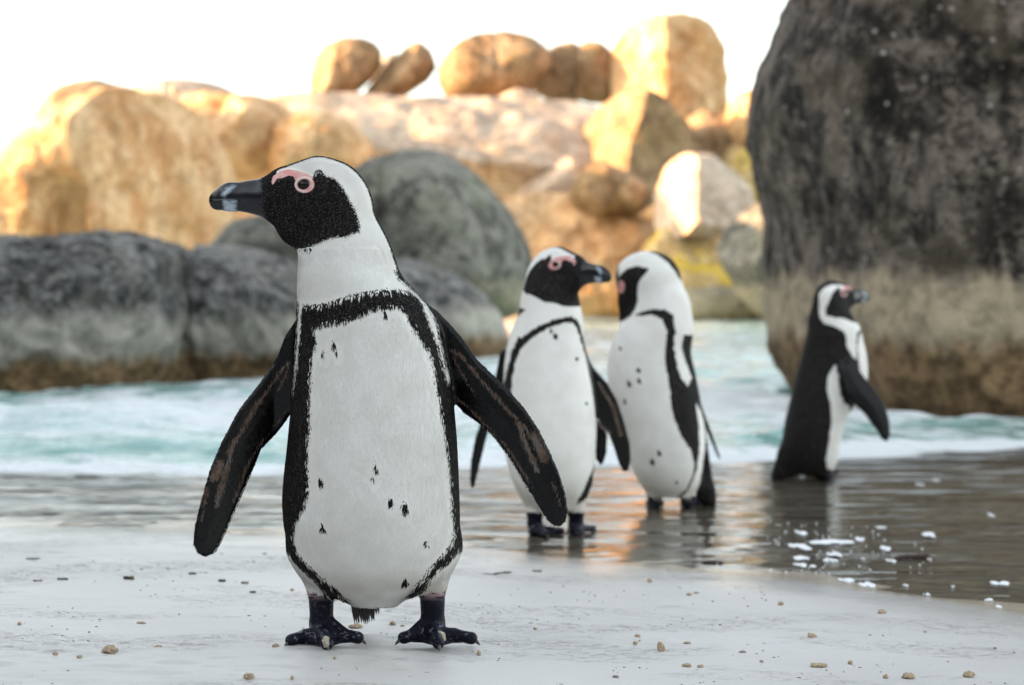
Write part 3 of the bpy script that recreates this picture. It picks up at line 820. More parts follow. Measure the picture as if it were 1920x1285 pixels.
def spike(a, b, r, flat=1.0, n=6):
    """tapered feather tip from a to b"""
    a = np.array(a, float); b = np.array(b, float)
    d = b - a; d /= np.linalg.norm(d)
    u = np.cross(d, [0, 1, 0.01]); u /= np.linalg.norm(u); v = np.cross(d, u)
    V = []
    for k, (tt, s) in enumerate(((0, 1), (.35, .95), (.75, .6), (1, .06))):
        for i in range(n):
            an = 2 * np.pi * i / n
            V.append(a + (b - a) * tt + (u * math.cos(an) + v * math.sin(an) * flat) * r * s)
    V = np.array(V); f = []
    for k in range(3):
        for i in range(n):
            f.append((k * n + i, k * n + (i + 1) % n, (k + 1) * n + (i + 1) % n, (k + 1) * n + i))
    return V, np.array(f)

def join(parts):
    Vs, Fs, o = [], [], 0
    for V, F in parts:
        Vs.append(V)
        for f in (F if isinstance(F, list) else [F]): Fs.append(np.asarray(f) + o)
        o += len(V)
    return np.concatenate(Vs), Fs

def mrot(yaw, pitch):
    """columns: head-local forward(x), lateral(y), up(z) in bird-local. yaw 0 = facing +x, 180 = facing -x, -90 = at camera"""
    y_, p_ = R(yaw), R(pitch)
    f = np.array([math.cos(y_) * math.cos(p_), math.sin(y_) * math.cos(p_), math.sin(p_)])
    up = np.array([-math.cos(y_) * math.sin(p_), -math.sin(y_) * math.sin(p_), math.cos(p_)])
    lat = np.cross(up, f)
    return np.stack([f, lat, up], 1)

def penguin(label, cx, gy, d, gz, torso, necks, head, flippers, legs, feet_hem, dark_polys, white_polys, spots, back, step, hscale=1.0,
            extra=(), streaks=(), tail=(), jag=0.005, blades=0, extra_dark=None, beak=True, head_local=True, pale_edges=(), dirt=None, pinkpx=None):
    s = d / FPX
    X = lambda x: (x - cx) * s
    Z = lambda y: (gy - y) * s
    C2 = lambda pts: [(X(a), Z(b)) for a, b in pts]
    root = empty("penguin", (0, 0, 0))
    wp = px(cx, gy, d); root.location = (wp[0], wp[1], gz)
    tag(root, label, "penguin")
    prims = []
    tz = [Z(r[0]) for r in torso]
    tor = zloft(tz, [X(r[1]) for r in torso], [X(r[2]) for r in torso], [r[3] for r in torso], [r[4] for r in torso])
    prims.append((tor, 0.0))
    for (a, ra, b, rb, ws) in necks:
        prims.append((rcone((X(a[0]), a[2] if len(a) > 2 else 0, Z(a[1])), (X(b[0]), b[2] if len(b) > 2 else 0, Z(b[1])), ra * s, rb * s, ws), 0.022))
    M = mrot(head[1], head[2]) * hscale
    T = np.array([X(head[0][0]), head[0][2] if len(head[0]) > 2 else 0, Z(head[0][1])])
    prims += head_prims(M, T, beak)
    for pr in extra: prims.append(pr(X, Z, s))
    flp = []
    for poly, yf in flippers:
        p = plate(C2(poly), yf); flp.append(p); prims.append((p, 0.006))
    lg = []
    for (lx, ly, yb, r, toes, web, hal) in legs:
        zt = Z(ly)
        l = [(rcone((X(lx), yb - 0.012, zt), (X(lx), yb, 0.020), r * 1.12 * s, r * 0.95 * s, 0.9), .01)]
        l.append((rcone((X(lx), yb, 0.022), (X(lx), yb - 0.016, 0.011), r * 1.0 * s, r * .75 * s, 0.9), .006))
        for (tx, ty, tr) in toes:
            mx, my = X(lx) * .45 + tx * .55, yb * .45 + ty * .55
            l.append((rcone((X(lx), yb - 0.01, 0.014), (mx, my, 0.0115), 0.0085, 0.0075), .006))
            l.append((rcone((mx, my, 0.0115), (tx, ty, 0.0085), 0.0072, tr), .004))
        l.append((flatpoly([(X(lx) - r * s * .7, yb), *web, (X(lx) + r * s * .7, yb)], 0.0045, 0.0032), .003))
        if hal: l.append((rcone((X(lx), yb - .004, 0.034), hal, 0.0075, 0.0035), .003))
        lg += [p for p, k in l]; prims += l
    F, org = build_sdf(prims, step)
    V, q = surface_nets(F, org, step)
    # two light smoothing passes
    n = len(V)
    E = np.concatenate([q[:, [0, 1]], q[:, [1, 2]], q[:, [2, 3]], q[:, [3, 0]]])
    for _ in range(2):
        acc = np.zeros_like(V); cnt = np.zeros(n)
        np.add.at(cnt, E[:, 0], 1); np.add.at(cnt, E[:, 1], 1)
        for k in range(3):
            acc[:, k] = np.bincount(E[:, 0], V[E[:, 1], k], n) + np.bincount(E[:, 1], V[E[:, 0], k], n)
        V = V * 0.5 + acc / cnt[:, None] * 0.5
    ev = lambda p, V: p[0](V[:, 0], V[:, 1], V[:, 2])
    # soft folds and clumps of the plumage
    rr_ = np.hypot(V[:, 0], V[:, 1]) + 1e-6
    k_ = 0.0012 * fbm(V[:, 0] * 16 + cx, V[:, 1] * 16, V[:, 2] * 9, 2) * np.clip((V[:, 2] - Z(feet_hem) - 0.01) / 0.03, 0, 1) * (rr_ < 0.13)
    V[:, 0] += V[:, 0] / rr_ * k_; V[:, 1] += V[:, 1] / rr_ * k_

    def marks(V):
        x, y, z = V[:, 0], V[:, 1], V[:, 2]
        Mi = np.linalg.inv(M)
        lp = (V - T) @ Mi.T
        big = np.full(len(V), 0.05)
        dark = big.copy()
        for p in dark_polys: dark = np.minimum(dark, sdpoly(x, z, C2(p)))
        for p in white_polys: dark = np.maximum(dark, -sdpoly(x, z, C2(p)))
        bz = np.array([Z(b[0]) for b in back]); o = np.argsort(bz)
        yb = np.interp(z, bz[o], np.array([b[1] for b in back])[o])
        dark = np.minimum(dark, yb - y)
        spot = big.copy()
        for (sx, sy, sr) in spots:
            ds = np.sqrt((x - X(sx) + 0.18 * (z - Z(sy))) ** 2 + ((z - Z(sy)) * 0.6) ** 2) - sr * s * (0.8 if blades else 0.9)
            spot = np.minimum(spot, np.where(y < 0.02, ds, 0.05))
        dark = np.minimum(dark, spot)
        pink, band, bkk, mouth = big.copy(), big.copy(), big.copy(), big.copy()
        if head_local:
            hd, pink, band, bkk, mouth = head_marks(lp)
            dark = np.minimum(dark, hd)
        else:
            bkk = np.maximum(100 * S1 - lp[:, 0], np.abs(lp[:, 2]) - 45 * S1)
        if pinkpx: pink = sdpoly(x, z, C2(pinkpx))
        fd = big.copy()
        for f_ in flp:
            # 2D footprint of the flipper and nearness to its surface
            pass
        dt = ev(tor, V)
        gl = np.zeros(len(V)); streak = big.copy()
        for (poly, yf) in flippers:
            d2 = sdpoly(x, z, C2(poly)); near = np.abs(y - yf(x, z)) < 0.013
            on = (d2 < 0.004) & near & (dt > -0.001)
            dark = np.where(on, -0.03, dark); gl = np.where(on, 1.0, gl)
            if poly is not None and streaks:
                for pl, wd in streaks:
                    streak = np.where(on, np.minimum(streak, sdline(x, z, C2(pl)) - wd * s), streak)
        foot = big.copy()
        if lg:
            dl = np.min([ev2(p, V) for p in lg], 0)
            foot = np.maximum(z - Z(feet_hem), dl - 0.004)
            foot = np.where(z < 0.03, dl - 0.004, foot)
            # belly above the feet keeps its feathers
            foot = np.where((dt < 0.001) & (z > 0.04), 0.05, foot)
        di = np.zeros(len(V))
        if dirt is not None:
            di = np.clip((Z(dirt) - z) / (85 * s), 0, 1) * np.clip(fbm(x * 18, y * 18, z * 18, 3) * 0.8 + 0.75, 0, 1)
        return dict(dark=dark, pink=pink, band=band, beak=bkk, mouth=mouth, foot=foot, streak=streak, gloss=gl, dirt=di, spot=spot), lp

    def ev2(p, V):
        if p[0].__name__ == 'f' and False: return None
        try:
            return p[0](V[:, 0], V[:, 1], V[:, 2])
        except IndexError:
            r = p[0](V[:, 0][:, None, None], V[:, 1][:, None, None], V[:, 2][:, None, None])
            return r.reshape(-1)
    A, lp = marks(V)
    # mouth groove
    body = mesh_obj("body", V, q, plum_mat, (0, 0, 0), root)
    for k_, a_ in A.items(): attr(body, k_, a_)
    attr(body, "jag", np.full(len(V), jag) * np.where(lp[:, 2] > -95 * S1, 0.55, 1.0))
    # eyes
    if head_local:
        for sgn in (-1, 1):
            f0 = None
            w0 = 0.034
            # find skin depth at the eye
            dd = np.abs(lp[:, 0] - EYE[0]) + np.abs(lp[:, 2] - EYE[1]) + np.where(lp[:, 1] * sgn > 0, 0, 1)
            w0 = lp[np.argmin(dd), 1]
            c = M @ np.array([EYE[0], w0 - sgn * 0.0030, EYE[1]]) + T
            Vs, fs = uvsphere((0, 0, 0), (0.0086, 0.0068, 0.0066), 28)
            e = mesh_obj("eye", Vs @ M.T + c, fs, eye_mat, (0, 0, 0), root)
            c2 = M @ np.array([EYE[0], w0 + sgn * 0.0002, EYE[1]]) + T
            Vt, ft_ = torus(c2, 0.0104, 0.0083, 0.0017, M)
            mesh_obj("eyelid", Vt, ft_, ringskin_mat, (0, 0, 0), e)
    # claws
    cl = []
    for (lx, ly, yb, r, toes, web, hal) in legs:
        for (tx, ty, tr) in toes:
            dv = np.array([tx - X(lx), ty - yb + 0.0]); dv /= np.linalg.norm(dv)
            cl = spike((tx + dv[0] * 0.002, ty + dv[1] * .002, 0.0095), (tx + dv[0] * 0.012, ty + dv[1] * .012, 0.0005), 0.0028)
            mesh_obj("claw", cl[0], cl[1], claw_mat, (0, 0, 0), root)
    if tail:
        tp = []
        for (a, b, r_) in tail:
            tp.append(spike((X(a[0]), a[2], Z(a[1])), (X(b[0]), b[2], Z(b[1]) if len(b) < 4 else b[3]), r_ * s, 0.45))
        Vt, Ft = join(tp)
        mesh_obj("tail", Vt, Ft, tail_mat, (0, 0, 0), root)
    # feather blades laid over the skin
    if blades:
        P0, P1, P2, P3_ = (V[q[:, k]] for k in range(4))
        nr = np.cross(P2 - P0, P3_ - P1); ar = np.linalg.norm(nr, axis=1) * .5
        nr = nr / (np.linalg.norm(nr, axis=1)[:, None] + 1e-12)
        qc = (P0 + P1 + P2 + P3_) / 4
        ok = (A["foot"][q[:, 0]] > 0.001) & (A["beak"][q[:, 0]] > np.random.default_rng(8).uniform(-0.005, 0.006, len(q))) & (A["pink"][q[:, 0]] > 0.0020)
        hd_ = lp[q[:, 0], 2] > -95 * S1
        wgt = ar * ok * np.where(hd_, 2.6, 1.0)
        r_ = np.random.default_rng(3)
        fi = r_.choice(len(q), blades, p=wgt / wgt.sum())
        uv = r_.random((blades, 2))
        p = P0[fi] * ((1 - uv[:, :1]) * (1 - uv[:, 1:])) + P1[fi] * (uv[:, :1] * (1 - uv[:, 1:])) + P2[fi] * (uv[:, :1] * uv[:, 1:]) + P3_[fi] * ((1 - uv[:, :1]) * uv[:, 1:])
        # smooth vertex normals
        vn = np.zeros_like(V)
        for k in range(4):
            for c_ in range(3): vn[:, c_] += np.bincount(q[:, k], nr[:, c_] * ar, n)
        vn /= np.linalg.norm(vn, axis=1)[:, None] + 1e-12
        nn = vn[q[fi, 0]]
        mk, lpp = marks(p)
        hd = lpp[:, 2] > -95 * S1
        flip = mk["gloss"] > 0.5
        dirv = np.tile(np.array([0, 0, -1.0]), (blades, 1))
        back_dir = M @ np.array([-1, 0, -0.45])
        blend = np.clip((lpp[:, 2] / S1 + 150) / 100, 0, 1)[:, None]
        dirv = dirv * (1 - blend) + back_dir[None, :] * blend
        dirv[flip] += np.stack([np.sign(p[flip, 0]) * 0.6, p[flip, 0] * 0, p[flip, 0] * 0 - .2], 1)
        dirv += r_.normal(0, 0.16, dirv.shape)
        dirv -= nn * (dirv * nn).sum(1)[:, None]
        dirv /= np.linalg.norm(dirv, axis=1)[:, None] + 1e-9
        side = np.cross(nn, dirv)
        Ln = np.where(hd, 0.0026, np.where(flip, 0.0042, np.where(mk['dark'] > 0.006, 0.0055, 0.0070))) * r_.uniform(0.7, 1.25, blades)
        low = np.clip((Z(1060) - p[:, 2]) / 0.03, 0, 1) * (mk["dark"] < 0.0005) * (~flip)
        edge_ = (np.abs(mk["dark"] + 0.0015) < 0.002) & (~hd) & (~flip)
        Ln = Ln * (1 + 1.0 * low) * np.where(edge_, 1.25, 1) * np.where((mk["dark"] > 0) & (mk["dark"] < 0.007), 0.6, 1)
        Wd = np.where(hd, 0.00050, np.where(flip, 0.0006, np.where(mk['dark'] > 0.006, 0.00062, 0.00080))) * r_.uniform(0.7, 1.2, blades)
        lift = r_.uniform(0.015, 0.06, blades)
        tip = p + dirv * Ln[:, None] + nn * (Ln * lift)[:, None]
        mid = p + dirv * (Ln * .55)[:, None] + nn * (Ln * lift * .75 + 0.00012)[:, None]
        root_ = p - nn * 0.0002
        BV = np.stack([root_, mid + side * Wd[:, None], tip, mid - side * Wd[:, None]], 1).reshape(-1, 3)
        BF = np.arange(blades * 4).reshape(-1, 4)
        bo = mesh_obj("plumage", BV, BF, feather_mat, (0, 0, 0), root)
        tag(bo, kind="stuff")
        jitv = r_.normal(0, 0.0015, blades) + 0.0013 * vnoise(p[:, 0] * 230, p[:, 1] * 230, p[:, 2] * 60) * np.where(hd, .5, 1)
        pale_ = np.full(blades, 1.0)
        for pl in pale_edges: pale_ = np.minimum(pale_, sdline(p[:, 0], p[:, 2], C2(pl)))
        dkq = np.where((mk["dark"] + jitv < 0) & ((mk["spot"] > 0.003) | (mk["spot"] < 0.0004)) | (mk["spot"] < -0.0002), -0.03, 0.03)
        dkq = np.where(flip & (pale_ < 0.0013) & (r_.random(blades) < 0.6), 0.03, dkq)
        # a few stray dark feathers near the borders
        for k_ in mk:
            vv = dkq if k_ == "dark" else mk[k_]
            if k_ in ("pink", "band", "beak", "foot"): vv = np.full(blades, 0.05)
            attr(bo, k_, np.repeat(vv, 4))
        attr(bo, "jag", np.zeros(blades * 4))
        tw = nn + side * r_.normal(0, 0.075, blades)[:, None] + dirv * r_.normal(0, 0.05, blades)[:, None]
        tw /= np.linalg.norm(tw, axis=1)[:, None]
        # attribute is read as object space = world orientation here
        attr(bo, "skin_normal", np.repeat(tw, 4, axis=0), vec=True)
    return root

def gz_at(cx, gy, d):
    w_ = px(cx, gy, d)
    return float(ground_z(w_[0], w_[1]))

# --- front penguin
z2 = lambda pts: Zm(pts, 350, 520, 2.38)
z3 = lambda pts: Zm(pts, 500, 980, 4.571)
bandL = z2([(528, 118), (600, 118), (680, 97), (750, 74), (810, 62), (880, 56), (950, 52), (1000, 62), (1040, 100), (1065, 150), (1085, 200), (1108, 260), (1128, 310), (1146, 390), (1162, 450)]) + \
        z2([(1320, 450), (1320, 1100)]) + z3([(1760, 180), (1640, 215), (1590, 290), (1500, 350), (1430, 430), (1400, 520), (1350, 575), (1290, 595), (1268, 560), (1290, 490), (1370, 420), (1400, 350), (1500, 250), (1600, 130), (1618, 40)]) + \
        z2([(1193, 1050), (1190, 1000), (1180, 900), (1170, 780), (1158, 700), (1140, 600), (1130, 500), (1110, 400), (1090, 330), (1050, 260), (1012, 200), (988, 150), (950, 118), (850, 130), (780, 165), (700, 190), (640, 195), (588, 212), (595, 280), (578, 340), (570, 470), (572, 600), (566, 700), (567, 850), (570, 930), (550, 990), (520, 1040), (500, 1080)]) + \
        z3([(262, 60), (262, 120), (290, 210), (380, 300), (480, 400), (560, 455), (625, 540), (665, 660), (570, 665), (475, 600), (455, 480), (380, 410), (270, 320), (200, 235), (60, 120)]) + \
        z2([(380, 1100), (380, 490), (488, 490), (500, 400), (512, 300), (522, 230), (520, 160)])
shoulderR = z2([(930, -30), (948, 5), (1000, 48), (1055, 100), (1098, 160), (1118, 230), (1138, 310), (1158, 400), (1400, 420), (1400, -60)])
shoulderL = z2([(508, 110), (502, 300), (492, 400), (488, 495), (300, 495), (300, 80), (480, 80)])
flipL = z2([(515, 110), (495, 180), (440, 262), (405, 355), (330, 470), (240, 590), (170, 730), (122, 850), (82, 1000), (60, 1100), (55, 1168), (72, 1212), (105, 1228), (140, 1215), (165, 1170), (200, 1090), (240, 990), (290, 870), (330, 765), (400, 692), (445, 632), (470, 575), (500, 480), (545, 330), (560, 170)])
flipR = z2([(1040, 110), (1105, 145), (1165, 205), (1222, 270), (1290, 368), (1370, 440), (1440, 508), (1505, 582), (1565, 670), (1615, 770), (1655, 860), (1682, 950), (1693, 1020), (1685, 1065), (1662, 1090), (1632, 1090), (1600, 1062), (1560, 1000), (1500, 900), (1440, 800), (1380, 720), (1320, 660), (1232, 602), (1186, 545), (1150, 440), (1090, 300), (1040, 180)])
torso1 = [  # photo row, left, right, half depth front, half depth back
    (470, 640, 672, .012, .012), (490, 612, 700, .030, .030), (510, 588, 728, .048, .046), (530, 572, 756, .056, .056), (555, 566, 786, .060, .064), (580, 561, 806, .063, .070), (610, 557, 821, .066, .074), (650, 555, 831, .070, .077), (700, 552, 842, .076, .080),
    (760, 548, 850, .082, .082), (820, 541, 855, .087, .084), (880, 534, 858, .090, .084), (940, 530, 860, .090, .083), (985, 533, 860, .087, .080), (1025, 542, 854, .080, .076),
    (1060, 556, 843, .070, .070), (1085, 575, 825, .058, .064), (1105, 600, 800, .045, .056), (1122, 635, 766, .030, .045), (1136, 672, 735, .012, .025)]
def fr1(x0, x1, y0, y1):
    return lambda x, z: y0 + (y1 - y0) * np.clip((x - x0) / (x1 - x0), 0, 1.2) + 0 * z
s1 = S1
legs1 = []
for (lx, toes, hal) in ((600, [(546, 1214), (613, 1221), (671, 1209)], (646, 1186)), (810, [(757, 1209), (822, 1219), (884, 1210)], (771, 1184))):
    tt = []
    for (tx, ty) in toes:
        dd = (CAMZ - 0.0654) * FPX / (ty - HY)
        tt.append(((tx - 960) / FPX * dd - (712 - 960) * s1, dd - 2.44, 0.0078))
    web = [(p[0] * .93 + (lx - 712) * s1 * .07, p[1] + 0.008) for p in tt]
    web = [web[0], ((web[0][0] + web[1][0]) / 2, (web[0][1] + web[1][1]) / 2 + .012), web[1], ((web[1][0] + web[2][0]) / 2, (web[1][1] + web[2][1]) / 2 + .012), web[2]]
    legs1.append((lx, 1095, 0.022, 22.5, tt, web, ((hal[0] - 712) * s1, 0.006, 0.017)))
rs = np.random.default_rng(11)
tail1 = []
for i in range(26):
    u_ = i / 25 + rs.uniform(-.02, .02)
    tail1.append(((648 + 52 * u_, 1100, .055), (652 + 46 * u_ + rs.uniform(-4, 4), 0, .135 - rs.uniform(0, .02), 0.002 + 0.018 * max(0, u_ - .35) + rs.uniform(0, .006)), rs.uniform(3.6, 5.5)))
trouser = [lambda X, Z, s: (rcone((X(588), 0.010, Z(1035)), (X(601), 0.012, Z(1098)), 44 * s, 26 * s, .95), .02),
           lambda X, Z, s: (rcone((X(818), 0.010, Z(1030)), (X(809), 0.012, Z(1092)), 40 * s, 27 * s, .95), .02)]
penguin("biggest penguin, in sharp focus at front left, flippers spread and head turned left", 712, 1210, 2.44, 0.0654,
        torso1,
        [((634, 402, 0.0), 66, (650, 500, 0.0), 81, .82), ((650, 500, 0), 81, (664, 560, 0.004), 90, .74)],
        ((612, 368, 0.0), 180, 0),
        [(flipL, fr1(-0.13, -0.22, 0.012, -0.035)), (flipR, fr1(0.08, 0.24, 0.012, -0.045))],
        legs1, 1108, [bandL, shoulderR, shoulderL], [],
        [(635, 641, 4), (614, 656, 3), (640, 654, 2), (727, 585, 3.5), (714, 862, 4), (613, 890, 5), (741, 924, 5), (766, 936, 6), (616, 972, 4.5), (803, 1004, 3.5), (765, 1078, 4.5), (708, 880, 1.5)],
        [(300, .3), (505, .06), (540, .018), (600, .014), (900, .018), (1030, .03), (1070, .06), (1110, .09)],
        0.0018, extra=trouser,
        streaks=[(z2([(1175, 322), (1212, 338), (1262, 392), (1312, 452), (1400, 552), (1500, 650), (1550, 720)]), 2.2), (z2([(1545, 700), (1590, 790)]), 8), (z2([(455, 382), (422, 412), (370, 490), (312, 572), (250, 690), (200, 765)]), 2.2), (z2([(165, 820), (140, 880)]), 7), (z2([(1630, 900), (1660, 1000)]), 1.2), (z2([(110, 930), (90, 1060)]), 1.2), (z2([(1210, 540), (1280, 600), (1420, 740), (1540, 920)]), 0.5), (z2([(1480, 640), (1520, 760), (1560, 850)]), 5), (z2([(1190, 360), (1240, 450), (1290, 520)]), 0.5), (z2([(440, 600), (400, 650), (290, 800), (220, 990)]), 0.5), (z2([(225, 720), (190, 850), (150, 1000)]), 4), (z2([(455, 400), (410, 500)]), 0.5)],
        pale_edges=[flipR[15:22], flipL[13:18]],
        tail=tail1, blades=230000, dirt=1050)

# --- second penguin
z4 = lambda pts: Zm(pts, 860, 440, 2.142)
D2 = 4.075
def toes_px(lst, cx, d, gz, lx):
    out = []
    for (tx, ty) in lst:
        dd = (CAMZ - gz) * FPX / (ty - HY)
        out.append(((tx - 960) / FPX * dd - (cx - 960) / FPX * d, dd - d, 0.0078))
    return out
def simple_leg(lx, top, y, r, toes, cx, d, gz):
    s = d / FPX
    tt = toes_px(toes, cx, d, gz, lx)
    web = [(p[0] * .93 + (lx - cx) * s * .07, p[1] + 0.008) for p in tt]
    return (lx, top, y, r, tt, web, None)
rows = [(215, 360, 395, .01, .01), (250, 320, 430, .025, .025), (290, 285, 470, .045, .046), (330, 246, 486, .056, .060), (380, 215, 491, .062, .066), (440, 196, 508, .066, .070), (520, 182, 526, .072, .075), (600, 180, 540, .078, .078), (700, 178, 552, .084, .080),
        (800, 180, 556, .088, .080), (900, 190, 550, .088, .078), (970, 207, 538, .080, .074), (1030, 235, 512, .066, .066), (1070, 268, 490, .05, .056), (1100, 305, 462, .03, .04)]
torso2 = [(440 + r[0] / 2.142, 860 + r[1] / 2.142, 860 + r[2] / 2.142, r[3], r[4]) for r in rows]
g2 = gz_at(1035, 1003, D2)
band2 = z4([(150, 640), (180, 600), (196, 530), (212, 470), (238, 402), (252, 408), (290, 380), (340, 352), (400, 330), (450, 323), (478, 340), (492, 385), (508, 440), (525, 500), (600, 520), (600, 980), (545, 985), (515, 1050), (470, 1080), (480, 1050), (520, 970), (548, 900), (553, 700), (545, 640), (528, 560), (508, 480), (488, 420), (473, 372), (452, 350), (410, 350), (350, 372), (290, 412), (248, 452), (222, 520), (212, 600), (208, 700), (150, 720)])
sh2 = z4([(268, 296), (245, 318), (225, 350), (215, 370), (150, 380), (200, 280)])
flip2a = z4([(178, 452), (165, 480), (150, 560), (125, 640), (95, 730), (65, 820), (48, 910), (44, 990), (50, 1022), (62, 1015), (75, 960), (95, 880), (115, 800), (150, 720), (185, 640), (198, 560), (195, 470)])
flip2b = z4([(505, 460), (525, 500), (550, 540), (595, 590), (635, 660), (662, 740), (686, 830), (690, 900), (680, 940), (662, 948), (642, 915), (622, 850), (602, 795), (572, 765), (548, 700), (530, 600), (510, 520)])
flip2c = z4([(545, 720), (575, 760), (602, 800), (598, 880), (585, 920), (572, 930), (555, 905), (545, 830)])
penguin("second penguin from left, standing in the shallows facing the camera with head turned right", 1035, 1003, D2, g2,
        torso2, [((1030, 520, 0), 42, (1032, 562, 0), 49, .86), ((1032, 562, 0), 49, (1032, 600, 0), 56, .8)],
        ((1039, 505, 0.0), -38, -4), [(flip2a, lambda x, z: 0.02 + 0 * x), (flip2b, lambda x, z: -0.012 + 0 * x), (flip2c, lambda x, z: 0.035 + 0 * x)],
        [simple_leg(1003, 960, 0.01, 14, [(996, 1006), (1024, 1010), (1052, 1004)], 1035, D2, g2), simple_leg(1080, 955, 0.01, 14, [(1070, 1003), (1088, 1004), (1112, 999)], 1035, D2, g2)], 958,
        [band2, sh2], [], [(1041, 629, 4), (1033, 618, 2.5), (1080, 671, 3), (1097, 752, 3)],
        [(300, .3), (565, .07), (590, .02), (900, .02), (950, .07)], 0.0028, jag=0.009, dirt=900,
        extra=[lambda X, Z, s: (rcone((X(1000), 0.0, Z(915)), (X(1003), 0.004, Z(950)), 24 * s, 15 * s, .95), .02), lambda X, Z, s: (rcone((X(1085), 0.0, Z(910)), (X(1080), 0.004, Z(948)), 22 * s, 15 * s, .95), .02)],
        streaks=[(z4([(560, 590), (620, 690), (650, 800)]), 2.5), (z4([(540, 740), (600, 790)]), 4)])

# --- third penguin
D3 = 4.63
g3 = gz_at(1265, 948, D3)
rows = [(215, 780, 815, .01, .01), (250, 745, 850, .03, .03), (300, 695, 893, .050, .055), (330, 668, 904, .056, .062), (370, 640, 910, .062, .066), (420, 615, 920, .068, .070), (480, 600, 934, .072, .074), (550, 597, 950, .078, .078), (620, 605, 965, .082, .080),
        (700, 628, 980, .086, .082), (780, 655, 990, .088, .082), (850, 672, 990, .088, .080), (920, 692, 984, .082, .076), (975, 718, 972, .07, .07), (1015, 750, 950, .055, .06), (1040, 790, 920, .035, .045)]
torso3 = [(440 + r[0] / 2.142, 860 + r[1] / 2.142, 860 + r[2] / 2.142, r[3], r[4]) for r in rows]
band3 = z4([(700, 312), (715, 303), (760, 288), (820, 288), (852, 310), (862, 370), (856, 440), (870, 520), (885, 560), (912, 592), (930, 560), (905, 500), (888, 440), (897, 390), (1100, 390), (1100, 1100), (940, 1100), (960, 1000), (975, 900), (990, 800), (985, 740), (965, 690), (945, 655), (955, 750), (960, 830), (948, 920), (925, 985), (900, 1030), (860, 1045), (905, 1005), (930, 950), (936, 900), (920, 842), (880, 785), (850, 705), (840, 640), (835, 580), (820, 500), (820, 440), (830, 375), (810, 327), (770, 310), (725, 315)])
z5 = lambda pts: Zm(pts, 960, 440, 4.942)
face3 = z5([(940, 395), (985, 375), (1010, 330), (1060, 288), (1150, 265), (1262, 290), (1232, 330), (1190, 380), (1162, 430), (1152, 520), (1160, 580), (1140, 650), (1100, 715), (1045, 765), (985, 780), (960, 560)])
cap3 = z5([(1225, 118), (1330, 90), (1470, 160), (1560, 300), (1570, 420), (1505, 320), (1430, 230), (1340, 160)])
flip3 = z4([(893, 395), (915, 440), (940, 540), (965, 640), (990, 700), (1022, 790), (1052, 872), (1060, 905), (1045, 885), (1000, 780), (960, 690), (930, 610), (900, 540), (880, 470)])
s3 = D3 / FPX
def h3(pts): return pts
extra3 = [lambda X, Z, s: (ellipsoid((X(1212), 0.0, Z(512)), (56 * s, .036, 46 * s)), .015),
          lambda X, Z, s: (rcone((X(1188), 0.0, Z(515)), (X(1178), 0.010, Z(560)), 30 * s, 19 * s, .8), .012),
          lambda X, Z, s: (rcone((X(1178), 0.010, Z(560)), (X(1170), 0.014, Z(596)), 17 * s, 8 * s, .7), .008),
          lambda X, Z, s: (rcone((X(895 / 2.142 + 860 + 12), 0.03, Z(880)), (X(1331), 0.055, Z(940)), 24 * s, 11 * s, .6), .02),
          lambda X, Z, s: (rcone((X(1314), 0.045, Z(800)), (X(1331), 0.055, Z(930)), 12 * s, 15 * s, .6), .01),
          lambda X, Z, s: (rcone((X(1328), 0.05, Z(920)), (X(1338), 0.06, Z(944)), 16 * s, 7 * s, .6), .01),
          lambda X, Z, s: (rcone((X(1228), 0.0, Z(895)), (X(1228), 0.004, Z(918)), 22 * s, 14 * s, .95), .02), lambda X, Z, s: (rcone((X(1290), 0.0, Z(890)), (X(1288), 0.004, Z(920)), 20 * s, 13 * s, .95), .02)]
def penguin3():
    global head_prims
    keep = head_prims
    head_prims = lambda M, T, beak=True: []
    penguin("third penguin from left, chest to the camera and beak tucked down behind its breast", 1265, 948, D3, g3,
            torso3, [((1226, 525, 0), 50, (1238, 575, 0), 52, .72), ((1238, 575, 0), 52, (1240, 610, 0), 58, .8)],
            ((1212, 512, 0), 180, 0), [(flip3, lambda x, z: 0.03 + 0 * x)],
            [simple_leg(1226, 925, 0.01, 11, [(1216, 950), (1226, 952), (1240, 950)], 1265, D3, g3), simple_leg(1290, 925, 0.01, 11, [(1280, 950), (1290, 952), (1306, 949)], 1265, D3, g3)], 925,
            [band3, face3, cap3], [], [(1194, 688, 4), (1194, 706, 4), (1176, 712, 4), (1169, 746, 3.5), (1231, 840, 4), (1219, 856, 4), (1161, 648, 2.5), (1264, 896, 3)],
            [(300, .3), (560, .07), (620, .03), (900, .02), (950, .07)], 0.003, jag=0.009, extra=extra3, head_local=False, dirt=880, pinkpx=z5([(960, 395), (1020, 400), (1040, 440), (1032, 500), (1010, 520), (960, 500)]))
    head_prims = keep
penguin3()

# --- fourth penguin
D4 = 5.38
g4 = gz_at(1520, 890, D4)
z6 = lambda pts: Zm(pts, 1400, 500, 3.06)
rows = [(200, 440, 480, .01, .01), (225, 405, 520, .028, .028), (255, 368, 560, .045, .045), (300, 358, 625, .052, .052), (350, 348, 652, .058, .058), (420, 330, 676, .064, .064), (500, 310, 690, .070, .070), (580, 286, 694, .074, .074), (640, 270, 688, .078, .078),
        (700, 256, 655, .080, .080), (780, 238, 600, .082, .082), (860, 218, 560, .082, .082), (940, 206, 538, .080, .080), (1020, 202, 528, .074, .074), (1080, 205, 518, .064, .064), (1120, 220, 500, .052, .052), (1155, 240, 470, .036, .036)]
torso4 = [(500 + r[0] / 3.06, 1400 + r[1] / 3.06, 1400 + r[2] / 3.06, r[3], r[4]) for r in rows]
dark4 = [z6([(0, -100), (1000, -100), (1000, 1300), (0, 1300)])]
